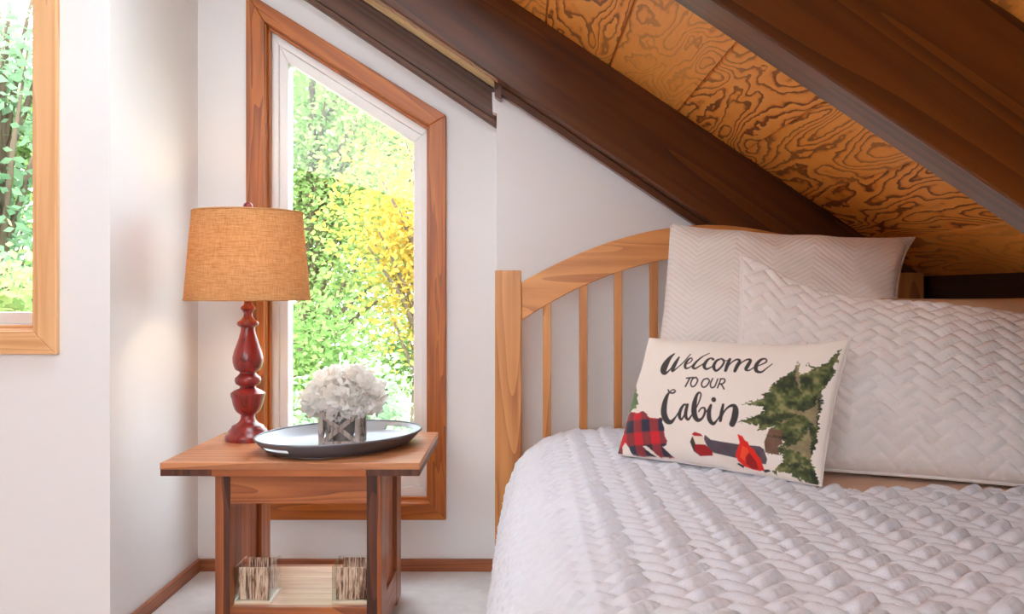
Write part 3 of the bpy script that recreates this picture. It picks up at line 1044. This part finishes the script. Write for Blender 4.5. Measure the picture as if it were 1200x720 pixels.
hb, hd, ht = herring(Yg, Sg, 0.036)
hb = hb * np.where(hd < 2, 0.62, 1.0 + 0.55 * (1 - 2 * ht))
wr = 0.6 * vnoise((Sg * 1.0 + Yg * 0.9) * 24, (Sg - Yg) * 75, 5) + 0.6 * vnoise((Sg * 0.9 - Yg) * 40, (Sg + Yg * 1.1) * 95, 8) - 0.6
amp = 0.0120 * (1 - 0.72 * sideness)
disp = hb * amp + wr * (0.004 + 0.006 * sideness)
seam = np.abs(X - 0.112)
disp = disp + 0.003 * np.exp(-(seam / 0.006) ** 2) * (Yg < 2.2)
X = X + nx * disp
Z = Z + nz * disp
# turned back under the pillows on the far side
V = np.stack([X, Yg, Z], -1).reshape(-1, 3)
idx = np.arange(NS * NY).reshape(NS, NY)
q = np.stack([idx[:-1, :-1], idx[1:, :-1], idx[1:, 1:], idx[:-1, 1:]], -1).reshape(-1, 4)
cx = V[q].mean(1)
edge = 1.965 + 0.012 * np.sin(cx[:, 0] * 23) + 0.01 * np.sin(cx[:, 0] * 57)
keep = ~((cx[:, 0] > 0.645) & (cx[:, 1] > edge))
q = q[keep]
used = np.unique(q)
remap = -np.ones(len(V), int)
remap[used] = np.arange(len(used))
V = V[used]
q = remap[q]
org = np.array([0.61, 1.9, 0.03])
me = mesh_np('quilt', V - org, q)
me.materials.append(M['quilt'])
quilt = bpy.data.objects.new('quilt', me)
COL.objects.link(quilt)
quilt.location = org
sol = quilt.modifiers.new('thickness', 'SOLIDIFY')
sol.thickness = 0.008
sol.offset = -1
tag(quilt, 'white basket-weave quilt draped over the bed', 'quilt')


# ------------------------------------------------------------------ pillows
def pillow_grid(w, h, th, nu, nv, kx, ky, power=0.42, deform=None, relief=None, wrinkle=0.004, seed=0):
    a = np.linspace(-1, 1, nu)
    b = np.linspace(-1, 1, nv)
    A, B = np.meshgrid(a, b, indexing='ij')
    x = A * w / 2 * (1 - kx * (1 - B ** 2) * A ** 2)
    y = B * h / 2 * (1 - ky * (1 - A ** 2) * B ** 2)
    e = ((1 - np.abs(A) ** 2.2) * (1 - np.abs(B) ** 2.2)).clip(0) ** power
    rim = np.minimum(1, e * 3)
    zf = th / 2 * e
    zb = -th / 2 * e
    wn = (vnoise(x * 9 + y * 4, y * 16 - x * 6, seed) - 0.5) * 2 + (vnoise(x * 22 - y * 9, y * 26 + x * 14, seed + 2) - 0.5)
    zf = zf + wn * wrinkle * rim
    if relief is not None:
        zf = zf + relief(x, y, A, B) * rim
    if deform is not None:
        x, y, dz = deform(A, B, x, y)
        zf, zb = zf + dz, zb + dz
    return A, B, x, y, zf, zb


def make_pillow(name, BL, BR, TL, th, nu, nv, mat, label, group=None, kx=0.04, ky=0.04, piping=0.0, piping_mat=None, **kw):
    BL, BR, TL = Vector(BL), Vector(BR), Vector(TL)
    wv, hv = BR - BL, TL - BL
    w = wv.length
    ex = wv.normalized()
    hv2 = hv - ex * hv.dot(ex)
    h = hv2.length
    ey = hv2.normalized()
    ez = ex.cross(ey)
    C = BL + wv / 2 + hv2 / 2
    A, B, x, y, zf, zb = pillow_grid(w, h, th, nu, nv, kx, ky, **kw)
    Vf = np.stack([x, y, zf], -1).reshape(-1, 3)
    Vb = np.stack([x, y, zb], -1).reshape(-1, 3)
    idx = np.arange(nu * nv).reshape(nu, nv)
    border = np.zeros((nu, nv), bool)
    border[0, :] = border[-1, :] = border[:, 0] = border[:, -1] = True
    Vf.reshape(nu, nv, 3)[border, 2] = (Vf.reshape(nu, nv, 3)[border, 2] + Vb.reshape(nu, nv, 3)[border, 2]) / 2
    ib = np.where(border, idx, 0)
    ib[~border] = nu * nv + np.arange((~border).sum())
    V = np.vstack([Vf, Vb[(~border).ravel()]])
    q1 = np.stack([idx[:-1, :-1], idx[1:, :-1], idx[1:, 1:], idx[:-1, 1:]], -1).reshape(-1, 4)
    q2 = np.stack([ib[:-1, :-1], ib[:-1, 1:], ib[1:, 1:], ib[1:, :-1]], -1).reshape(-1, 4)
    me = mesh_np(name, V, np.vstack([q1, q2]))
    me.materials.append(mat)
    o = bpy.data.objects.new(name, me)
    COL.objects.link(o)
    m = Matrix(((ex.x, ey.x, ez.x, C.x), (ex.y, ey.y, ez.y, C.y), (ex.z, ey.z, ez.z, C.z), (0, 0, 0, 1)))
    o.matrix_world = m
    tag(o, label, 'pillow', group)
    if piping:
        G = Vf.reshape(nu, nv, 3)
        loop = np.vstack([G[:-1, 0], G[-1, :-1], G[:0:-1, -1], G[0, :0:-1]])[::2]
        mb = MB().tube([tuple(p) for p in loop], piping, 6, True)
        pm = bpy.data.meshes.new('piping')
        pm.from_pydata(mb.v, [], mb.f)
        pm.polygons.foreach_set('use_smooth', np.ones(len(pm.polygons), dtype=bool))
        pm.materials.append(piping_mat or mat)
        po = bpy.data.objects.new('piping', pm)
        COL.objects.link(po)
        po.parent = o
    return o, A, B


# tan pillow against the low wall, mostly hidden
make_pillow('sleeping_pillow', (0.86, 2.47, 0.556), (1.285, 2.20, 0.556), (0.90, 2.545, 0.985), 0.13, 40, 40, M['beige_pillow'],
            'plain tan pillow standing behind the quilted sham', kx=0.02, ky=0.02, seed=4)


# large chevron pillow
def euro_def(A, B, x, y):
    # ears at the top corners
    dz = -0.02 * (B > 0) * np.abs(A) ** 6 * B ** 4
    x = x - 0.030 * (A > 0) * np.abs(A) ** 3 * (1 - np.abs(B) ** 6)
    y = y - 0.014 * (B > 0) * np.abs(B) ** 3 * (1 - np.abs(A) ** 6)
    return x, y, dz


make_pillow('euro_pillow', (0.352, 2.62, 0.575), (1.020, 2.40, 0.52), (0.497, 2.79, 1.215), 0.21, 90, 90, M['chevron'],
            'large cream pillow with woven chevrons leaning on the headboard', kx=0.05, ky=0.03, piping=0.004, deform=euro_def, wrinkle=0.011, seed=9)


# quilted sham
def sham_relief(x, y, A, B):
    h, _, _ = herring(y, x, 0.032)
    fade = 1 / (1 + np.exp((-(x * 0.55 + y) - 0.17) / 0.04))
    return 0.0125 * h * (0.30 + 0.70 * fade)


def sham_def(A, B, x, y):
    t = np.clip((A + 1) / 2, 0, 1)
    up = np.clip((B + 1) / 2, 0, 1)
    sag = 0.125 * (1 - np.exp(-(t / 0.22) ** 1.5)) * up ** 1.6 + 0.06 * t ** 1.3 * up
    dz = 0.02 * np.sin(A * 3.0 + 0.5) * up
    return x, y - sag, dz


make_pillow('quilted_sham', (0.520, 2.275, 0.562), (1.235, 2.005, 0.556), (0.614, 2.510, 1.108), 0.17, 300, 240, M['sham'],
            'white pillow sham quilted in basket weave behind the printed pillow', kx=0.03, ky=0.02, piping=0.006, deform=sham_def, relief=sham_relief, wrinkle=0.006, seed=2)

# printed pillow
PNU, PNV = 460, 300


def print_def(A, B, x, y):
    dz = 0.010 * np.sin(A * 5 + 1) * (1 - B ** 2) * 0.3
    y = y + 0.024 * (A > 0) * A ** 4 * (B > 0) * B ** 3
    return x, y, dz


pp, PA, PB = make_pillow('printed_pillow', (0.250, 2.345, 0.574), (0.655, 1.962, 0.574), (0.350, 2.446, 0.872), 0.115, PNU, PNV, M['print'],
                         'cream lumbar pillow printed Welcome to our Cabin with bear and pines', kx=0.03, ky=0.03, piping=0.0022, piping_mat=M['sham'], deform=print_def, wrinkle=0.003, seed=6)


# the print, drawn on the pillow's own plane (unit square, origin bottom left)
def homography(src, dst):
    Am, bm_ = [], []
    for (x, y), (u, v) in zip(src, dst):
        Am += [[x, y, 1, 0, 0, 0, -u * x, -u * y], [0, 0, 0, x, y, 1, -v * x, -v * y]]
        bm_ += [u, v]
    h = np.linalg.solve(np.array(Am, float), np.array(bm_, float))
    return np.r_[h, 1].reshape(3, 3)


# drawing sheet: the design's units are those of a 1200 x 720 sheet with the pillow's corners at these places
H = homography([(0, 0), (1, 0), (1, 1), (0, 1)], [(723, 539), (961, 581), (1000, 402), (759, 404)])
uu, vv = (PA.ravel() + 1) / 2, (PB.ravel() + 1) / 2
den = H[2, 0] * uu + H[2, 1] * vv + 1
PX = (H[0, 0] * uu + H[0, 1] * vv + H[0, 2]) / den
PYY = (H[1, 0] * uu + H[1, 1] * vv + H[1, 2]) / den
PX0, PYY0 = PX, PYY
IMG = np.tile(np.array(srgb(236, 229, 220)[:3]), (len(PX), 1))


def blend(mask, col):
    global IMG
    c = np.array(col)[..., :3]
    IMG = IMG * (1 - mask[:, None]) + c * mask[:, None]


def poly_mask(poly, rough=0.0):
    P = np.array(poly, float)
    PX, PYY = PX0, PYY0
    if rough:
        PX = PX0 + rough * (vnoise(PX0 * 0.22, PYY0 * 0.5, 41) + 0.5 * vnoise(PX0 * 0.6, PYY0 * 0.9, 43) - 0.75)
        PYY = PYY0 + rough * 0.8 * (vnoise(PX0 * 0.4, PYY0 * 0.25, 47) + 0.5 * vnoise(PX0 * 0.7, PYY0 * 0.6, 49) - 0.75)
    inside = np.zeros(len(PX), bool)
    dmin = np.full(len(PX), 1e9)
    for i in range(len(P)):
        (x1_, y1_), (x2_, y2_) = P[i], P[(i + 1) % len(P)]
        c = ((y1_ > PYY) != (y2_ > PYY))
        with np.errstate(divide='ignore', invalid='ignore'):
            xi = (x2_ - x1_) * (PYY - y1_) / (y2_ - y1_ + 1e-12) + x1_
        inside ^= c & (PX < xi)
        dx, dy = x2_ - x1_, y2_ - y1_
        t = np.clip(((PX - x1_) * dx + (PYY - y1_) * dy) / (dx * dx + dy * dy + 1e-9), 0, 1)
        dmin = np.minimum(dmin, np.hypot(PX - x1_ - t * dx, PYY - y1_ - t * dy))
    sd = np.where(inside, dmin, -dmin)
    return np.clip(sd / 0.8 + 0.5, 0, 1)


def smooth_line(pts, n=6):
    P = np.array(pts, float)
    if len(P) < 3:
        return P
    Q = np.vstack([2 * P[0] - P[1], P, 2 * P[-1] - P[-2]])
    out = []
    for k in range(len(P) - 1):
        a, b, c, d = Q[k], Q[k + 1], Q[k + 2], Q[k + 3]
        for t in np.linspace(0, 1, n, endpoint=False):
            out.append(0.5 * (2 * b + (c - a) * t + (2 * a - 5 * b + 4 * c - d) * t * t + (3 * b - a - 3 * c + d) * t ** 3))
    out.append(P[-1])
    return np.array(out)


def stroke(pts, col, org=(750, 400), k=1 / 6.0):
    """pts of (x, y, width) on an enlarged sheet at org"""
    L = smooth_line(pts)
    L = np.c_[org[0] + L[:, 0] * k, org[1] + L[:, 1] * k, L[:, 2] * k * 0.62]
    sel = (PX > L[:, 0].min() - 5) & (PX < L[:, 0].max() + 5) & (PYY > L[:, 1].min() - 5) & (PYY < L[:, 1].max() + 5)
    px, py = PX[sel], PYY[sel]
    m = np.zeros(len(px))
    for (ax, ay, ar), (bx, by, br) in zip(L[:-1], L[1:]):
        dx, dy = bx - ax, by - ay
        t = np.clip(((px - ax) * dx + (py - ay) * dy) / (dx * dx + dy * dy + 1e-9), 0, 1)
        dd = np.hypot(px - ax - t * dx, py - ay - t * dy)
        m = np.maximum(m, np.clip((ar + (br - ar) * t - dd) / 0.8 + 0.5, 0, 1))
    full = np.zeros(len(PX))
    full[sel] = m
    blend(full, col)


def sheet(pts, org, k):
    return [(org[0] + x * k, org[1] + y * k) for x, y in pts]


INK = srgb(58, 54, 54)[:3]
# Welcome
stroke([(268, 160, 8), (235, 195, 22), (206, 245, 36), (194, 288, 34), (208, 306, 18), (238, 282, 9), (270, 240, 8), (302, 188, 9)], INK)
stroke([(304, 186, 8), (282, 225, 20), (262, 268, 24), (262, 290, 14), (292, 268, 8), (335, 225, 7), (382, 160, 6)], INK)
stroke([(348, 240, 7), (378, 228, 7), (396, 206, 8), (388, 190, 8), (368, 204, 12), (350, 240, 17), (356, 270, 14), (384, 264, 8), (412, 238, 7)], INK)
stroke([(412, 246, 7), (462, 186, 7), (514, 150, 6)], INK)
stroke([(472, 178, 7), (430, 220, 14), (408, 258, 18), (424, 274, 12), (458, 254, 8), (488, 232, 7)], INK)
stroke([(548, 200, 16), (530, 190, 10), (506, 208, 16), (488, 250, 20), (502, 276, 14), (536, 262, 8), (560, 240, 7)], INK)
stroke([(606, 194, 9), (572, 214, 16), (556, 258, 20), (574, 288, 14), (608, 262, 12), (628, 220, 12), (610, 194, 9), (640, 210, 6), (662, 200, 6)], INK)
stroke([(668, 196, 16), (654, 240, 22), (642, 286, 18)], INK)
stroke([(646, 268, 7), (682, 222, 8), (716, 196, 12), (738, 208, 18), (722, 250, 22), (708, 288, 18)], INK)
stroke([(714, 268, 7), (756, 216, 8), (792, 190, 12), (812, 198, 18), (796, 240, 22), (784, 270, 18), (806, 276, 9), (846, 246, 7)], INK)
stroke([(846, 248, 7), (890, 228, 8), (926, 202, 10), (918, 178, 10), (886, 188, 16), (856, 234, 24), (858, 276, 22), (894, 286, 13), (930, 256, 8), (970, 216, 6)], INK)
# TO OUR
for s in ([(368, 346, 9), (416, 341, 9)], [(391, 345, 9), (376, 376, 9), (360, 406, 9)],
          [(432, 340, 9), (410, 352, 9), (398, 386, 9), (408, 408, 9), (430, 398, 9), (446, 362, 9), (434, 340, 9)],
          [(512, 346, 9), (488, 356, 9), (474, 390, 9), (486, 412, 9), (510, 402, 9), (528, 366, 9), (514, 346, 9)],
          [(550, 346, 9), (536, 388, 9), (544, 414, 9), (566, 408, 9), (578, 380, 9), (588, 350, 9)],
          [(610, 350, 9), (600, 384, 9), (588, 416, 9)], [(608, 350, 9), (634, 350, 9), (640, 368, 9), (624, 386, 9), (602, 388, 9)],
          [(612, 388, 9), (624, 404, 9), (634, 424, 9)]):
    stroke(s, INK)
# Cabin
stroke([(236, 428, 8), (246, 446, 10), (272, 452, 10), (288, 440, 9), (274, 428, 8), (250, 442, 8), (226, 474, 20), (206, 530, 32), (202, 590, 36), (220, 640, 34), (250, 652, 22), (282, 622, 10), (306, 590, 7)], INK)
stroke([(372, 546, 10), (352, 534, 12), (326, 566, 18), (312, 610, 20), (322, 636, 13), (346, 610, 9), (372, 556, 9)], INK)
stroke([(374, 536, 16), (362, 580, 20), (358, 618, 20), (374, 638, 14), (402, 610, 8)], INK)
stroke([(402, 612, 8), (446, 540, 8), (470, 474, 9), (462, 450, 10), (442, 468, 16), (424, 530, 28), (420, 600, 32), (440, 644, 24), (474, 634, 14), (496, 594, 14), (494, 562, 12), (472, 562, 9), (452, 586, 8)], INK)
stroke([(494, 600, 7), (518, 572, 8), (540, 540, 14), (526, 584, 24), (526, 640, 26), (550, 672, 20), (578, 648, 10), (606, 608, 8)], INK)
stroke([(560, 500, 27), (561, 503, 27)], INK)
stroke([(626, 536, 14), (614, 590, 20), (602, 650, 18)], INK)
stroke([(604, 640, 9), (634, 584, 10), (672, 548, 14), (706, 546, 24), (714, 580, 36), (702, 634, 38), (684, 674, 34)], INK)

# plaid bear
OB, KB = (715, 470), 1 / 8.0
bear = [(168, 230), (190, 200), (212, 185), (240, 200), (290, 212), (350, 200), (385, 225), (405, 258), (440, 268), (490, 274), (520, 264), (530, 280), (530, 310), (546, 370), (540, 430), (560, 478),
        (545, 518), (505, 530), (545, 580), (588, 628), (520, 618), (450, 608), (400, 555), (350, 512), (318, 515), (360, 560), (425, 602), (300, 592), (205, 578), (180, 505), (150, 465), (125, 495),
        (112, 556), (58, 548), (75, 500), (98, 450), (132, 385), (150, 300)]
bm_mask = poly_mask(sheet(bear, OB, KB), 1.2)
bxs, bys = (PX - OB[0]) / KB, (PYY - OB[1]) / KB
dc = np.clip((np.sin((bxs - 170) / 160 * 2 * math.pi) * 2.2 + 0.5), 0, 1)
dr = np.clip((np.sin((bys - 275) / 225 * 2 * math.pi) * 2.2 + 0.5), 0, 1)
red, mid_, navy = np.array(srgb(206, 30, 44)[:3]), np.array(srgb(140, 50, 56)[:3]), np.array(srgb(44, 46, 66)[:3])
both = (dc * dr)[:, None]
one = np.clip(dc + dr - 2 * dc * dr, 0, 1)[:, None]
plaid = red * (1 - np.clip(both + one, 0, 1)) + mid_ * one + navy * both
blend(bm_mask, plaid)

# watercolour variation
wc = vnoise(PX * 0.09, PYY * 0.13, 21) * 0.6 + vnoise(PX * 0.3, PYY * 0.3, 22) * 0.4
g1c, g2c, g3c = np.array(srgb(44, 54, 34)[:3]), np.array(srgb(86, 98, 54)[:3]), np.array(srgb(140, 138, 92)[:3])
w1 = np.clip((wc - 0.25) / 0.3, 0, 1)[:, None]
w2 = np.clip((wc - 0.55) / 0.25, 0, 1)[:, None]
pine = (g1c * (1 - w1) + g2c * w1) * (1 - w2) + g3c * w2
# little pine behind the bear
blend(poly_mask(sheet([(225, -170), (250, -90), (245, -60), (272, 0), (262, 10), (292, 40), (275, 68), (300, 130), (270, 135), (278, 165), (235, 165), (200, 190), (170, 195), (190, 110), (205, 0)], OB, KB)),
      pine * 0.6 + np.array(srgb(96, 140, 92)[:3]) * 0.5)
# log, axe head, camp fire
OC = (800, 490)
blend(poly_mask(sheet([(232, 320), (248, 278), (300, 326), (420, 350), (550, 368), (750, 380), (788, 408), (806, 500), (784, 546), (740, 540), (600, 490), (500, 488), (300, 442), (258, 390)], OC, KB)),
      np.array(srgb(84, 76, 88)[:3]) * (0.75 + 0.5 * wc[:, None]))
blend(poly_mask(sheet([(98, 340), (124, 285), (150, 340), (138, 420), (165, 466), (118, 425)], OC, KB)), srgb(66, 54, 46))
blend(poly_mask(sheet([(128, 285), (230, 290), (245, 362), (150, 366)], OC, KB)), srgb(228, 214, 198))
blend(poly_mask(sheet([(120, 266), (148, 246), (208, 268), (228, 292), (140, 284)], OC, KB)), srgb(172, 30, 36))
blend(poly_mask(sheet([(140, 362), (240, 368), (296, 430), (286, 466), (164, 468), (132, 424)], OC, KB)), srgb(158, 20, 26))
blend(poly_mask(sheet([(490, 536), (515, 530), (560, 556), (540, 572)], OC, KB)), srgb(40, 34, 34))
blend(poly_mask(sheet([(730, 590), (800, 592), (812, 610), (745, 616)], OC, KB)), srgb(40, 34, 34))
blend(poly_mask(sheet([(556, 272), (602, 292), (620, 330), (645, 345), (655, 382), (690, 410), (720, 470), (742, 500), (752, 598), (700, 602), (630, 586), (560, 560), (515, 516), (503, 466), (545, 400), (568, 350)], OC, KB)),
      np.array(srgb(224, 36, 24)[:3]))
blend(poly_mask(sheet([(585, 380), (630, 400), (640, 440), (600, 470), (580, 520), (545, 480), (570, 430)], OC, KB)), srgb(240, 78, 40))
blend(poly_mask(sheet([(600, 490), (642, 440), (690, 520), (694, 584), (630, 582), (588, 540)], OC, KB)), srgb(150, 14, 18))
# big pines
OD, KD = (860, 400), 150 / 568.0
tree = [(318, 106), (305, 140), (290, 160), (262, 188), (240, 203), (222, 222), (196, 246), (185, 268), (160, 285), (150, 305), (110, 322), (60, 332), (120, 340), (165, 347), (150, 368), (110, 388), (32, 422), (90, 420), (132, 426), (132, 446), (165, 440),
        (200, 425), (175, 455), (158, 470), (230, 480), (242, 503), (210, 522), (150, 550), (238, 556), (222, 590), (165, 634), (225, 634), (252, 640), (256, 656), (300, 664), (330, 682), (374, 684), (371, 610), (352, 575), (372, 540), (395, 470),
        (410, 400), (425, 250), (455, 200), (475, 160), (502, 52), (470, 88), (440, 118), (400, 138), (345, 123), (366, 140), (385, 152), (350, 172), (322, 186)]
blend(poly_mask(sheet(tree, OD, KD), 5.0), pine)
blend(poly_mask(sheet([(178, 440), (238, 446), (232, 486), (236, 505), (208, 524), (216, 560), (150, 548), (150, 500)], OD, KD)), np.array(srgb(112, 84, 66)[:3]) * (0.8 + 0.4 * wc[:, None]))
lite = np.array(srgb(158, 142, 110)[:3]) * (0.8 + 0.4 * wc[:, None])
for pg in ([(362, 416), (332, 478), (290, 510), (215, 524), (300, 540), (330, 562), (358, 592), (362, 500)], [(408, 262), (396, 320), (340, 350), (262, 345), (300, 366), (350, 372), (392, 420), (404, 340)],
           [(318, 110), (300, 160), (316, 230), (330, 262)], [(222, 408), (270, 402), (305, 380), (250, 416)]):
    blend(poly_mask(sheet(pg, OD, KD), 4.0) * 0.7, lite)
dark = np.array(srgb(34, 40, 26)[:3])
for pg in ([(426, 236), (428, 300), (408, 362), (412, 290)], [(330, 350), (380, 318), (410, 250), (398, 300), (360, 340)], [(140, 430), (230, 400), (290, 380), (300, 366), (200, 372), (150, 395)],
           [(160, 470), (240, 486), (262, 520), (330, 470), (355, 410), (300, 480), (240, 472)], [(370, 470), (392, 420), (396, 470), (372, 545), (360, 540)], [(220, 600), (300, 610), (370, 670), (372, 640), (300, 590)]):
    blend(poly_mask(sheet(pg, OD, KD), 4.0) * 0.65, dark)

me = pp.data
att = me.attributes.new('print', 'FLOAT_COLOR', 'POINT')
cols = np.ones((len(me.vertices), 4), np.float32)
cols[:, :3] = np.array(srgb(232, 220, 206)[:3])
cols[:len(IMG), :3] = IMG
att.data.foreach_set('color', cols.ravel())

# ------------------------------------------------------------------ outdoors
GZ = -2.6
mb = MB().box(-40, 40, 3.6, 60, GZ - 0.3, GZ)
tag(obj('ground', mb, M['soil']), 'green forest floor outside the windows', kind='structure')


def leaves(n, centers, spread, size, tint0, tint1):
    c = centers[rng.integers(0, len(centers), n)]
    p = c + rng.normal(0, 1, (n, 3)) * spread
    d = rng.normal(0, 1, (n, 3)) * np.array([1, 1, 0.55])
    d /= np.linalg.norm(d, axis=1)[:, None]
    r = rng.normal(0, 1, (n, 3))
    s = np.cross(d, r)
    s /= np.linalg.norm(s, axis=1)[:, None]
    ln_ = (size * rng.uniform(0.6, 1.3, n))[:, None]
    wd = ln_ * rng.uniform(0.22, 0.36, (n, 1))
    v = np.stack([p, p + d * ln_ * 0.45 + s * wd, p + d * ln_, p + d * ln_ * 0.45 - s * wd], 1).reshape(-1, 3)
    f = np.arange(4 * n).reshape(n, 4)
    # tint grows from cluster to cluster with scatter from leaf to leaf
    k = vnoise(p[:, 0] * 1.1 + 7, p[:, 2] * 1.1 + p[:, 1] * 0.7, 31)
    t = np.clip(tint0 + (tint1 - tint0) * (0.65 * k + 0.35 * rng.random(n)), 0, 1)
    return v, f, t


def tree_thing(name, x, y, h, crown_c, crown_r, nclust, nleaf, size, kind, label, cat, tint=(0, 1), spread=None, group='trees outside the windows'):
    base = np.array([x, y, GZ])
    t = thing(name, tuple(base), label, cat, group)
    cc = np.array(crown_c)
    cr = np.array(crown_r)
    u = rng.normal(0, 1, (nclust, 3))
    u /= np.linalg.norm(u, axis=1)[:, None]
    cl = cc + u * cr * (rng.random((nclust, 1)) ** 0.45)
    if h:
        topz = GZ + h
        r0 = 0.05 + 0.012 * h
        path = [(x + 0.12 * math.sin(q * 5 + x), y + 0.1 * math.sin(q * 4), GZ + (topz - GZ) * q) for q in np.linspace(0, 1, 9)]
        obj('trunk', MB().tube(path, [r0 * (1 - 0.8 * q) for q in np.linspace(0, 1, 9)], 8), M['bark'], t, smooth=True)
        mb = MB()
        for k in range(min(nclust, 26)):
            e = cl[k]
            q = max(0.25, min(0.95, (e[2] - GZ - 0.5) / h * 0.85))
            s = np.array(path[int(q * 8)])
            mid = (s + e) / 2 + np.array([0, 0, 0.15])
            mb.tube([tuple(s), tuple(mid), tuple(e)], [r0 * 0.32, r0 * 0.2, 0.006], 5)
        obj('branches', mb, M['bark'], t, smooth=True)
    v, f, tn = leaves(nleaf, cl, spread or 0.32, size, *tint)
    me = mesh_np('foliage', v - base, f, smooth=False)
    a = me.attributes.new('tint', 'FLOAT', 'FACE')
    a.data.foreach_set('value', tn.astype(np.float32))
    me.materials.append(LEAF[kind])
    fo = bpy.data.objects.new('foliage', me)
    COL.objects.link(fo)
    fo.parent = t
    fo['kind'] = 'stuff'
    return t


tree_thing('broadleaf_tree', -2.6, 10.6, 7.0, (-2.5, 10.6, 2.5), (1.7, 0.8, 2.6), 70, 19000, 0.080, 'green',
           'tall pale green tree behind the sloped window', 'tree', (0.1, 1.0))
tree_thing('maple_tree', -0.9, 8.3, 5.4, (-1.02, 8.3, 1.55), (0.55, 0.5, 1.05), 20, 4600, 0.065, 'yellow',
           'golden yellow autumn maple beyond the sloped window', 'tree', (0.0, 1.0), 0.22)
tree_thing('broadleaf_tree', -1.6, 14.6, 10.0, (-2.0, 14.6, 3.6), (2.6, 1.0, 4.2), 90, 26000, 0.12, 'deep',
           'darker green tree standing behind the golden maple', 'tree', (0.2, 1.0))
tree_thing('leafy_shrub', -0.95, 5.4, 0, (-0.95, 5.4, -0.15), (0.45, 0.4, 0.65), 26, 7000, 0.055, 'mint',
           'pale blue-green shrub below the golden maple', 'shrub', (0.0, 1.0), 0.13, 'shrubs outside the windows')
tree_thing('leafy_shrub', -1.65, 6.9, 2.8, (-1.62, 6.9, 0.0), (0.42, 0.4, 0.9), 28, 8000, 0.062, 'green',
           'bright green shrub beside the pale blue-green shrub', 'shrub', (0.0, 0.8), 0.16, 'shrubs outside the windows')
tree_thing('young_tree', -4.75, 8.3, 6.2, (-4.8, 8.3, 2.4), (1.0, 0.7, 1.9), 36, 3600, 0.11, 'mint',
           'thin airy tree outside the pale pine window', 'tree', (0.0, 0.7), 0.22)
tree_thing('leafy_shrub', -3.6, 5.9, 2.5, (-3.6, 5.9, 0.45), (0.75, 0.5, 0.75), 32, 5200, 0.09, 'green',
           'bright green shrub outside the pale pine window', 'shrub', (0.1, 1.0), 0.16, 'shrubs outside the windows')
tree_thing('broadleaf_tree', -8.6, 14.6, 9.0, (-8.4, 14.6, 2.2), (2.2, 1.0, 3.2), 60, 10000, 0.16, 'deep',
           'broad deep green tree behind the thin airy tree', 'tree', (0.3, 1.0))
tree_thing('broadleaf_tree', 3.6, 13.6, 8.0, (3.6, 13.6, 2.0), (1.8, 1.2, 3.4), 50, 8000, 0.16, 'green',
           'green tree beyond the golden maple, on its far side from the airy tree', 'tree', (0.0, 0.9))
tree_thing('backdrop_tree', -4.8, 20.0, 10.0, (-4.8, 20.0, 2.4), (2.2, 1.0, 3.6), 60, 9000, 0.20, 'green',
           'distant green tree between the two broad deep green trees', 'tree', (0.0, 0.8), 0.45)
tree_thing('backdrop_tree', 1.2, 20.0, 10.0, (1.2, 20.0, 2.4), (2.2, 1.0, 3.6), 60, 9000, 0.20, 'mint',
           'distant blue-green tree far behind the golden maple', 'tree', (0.0, 0.8), 0.45)
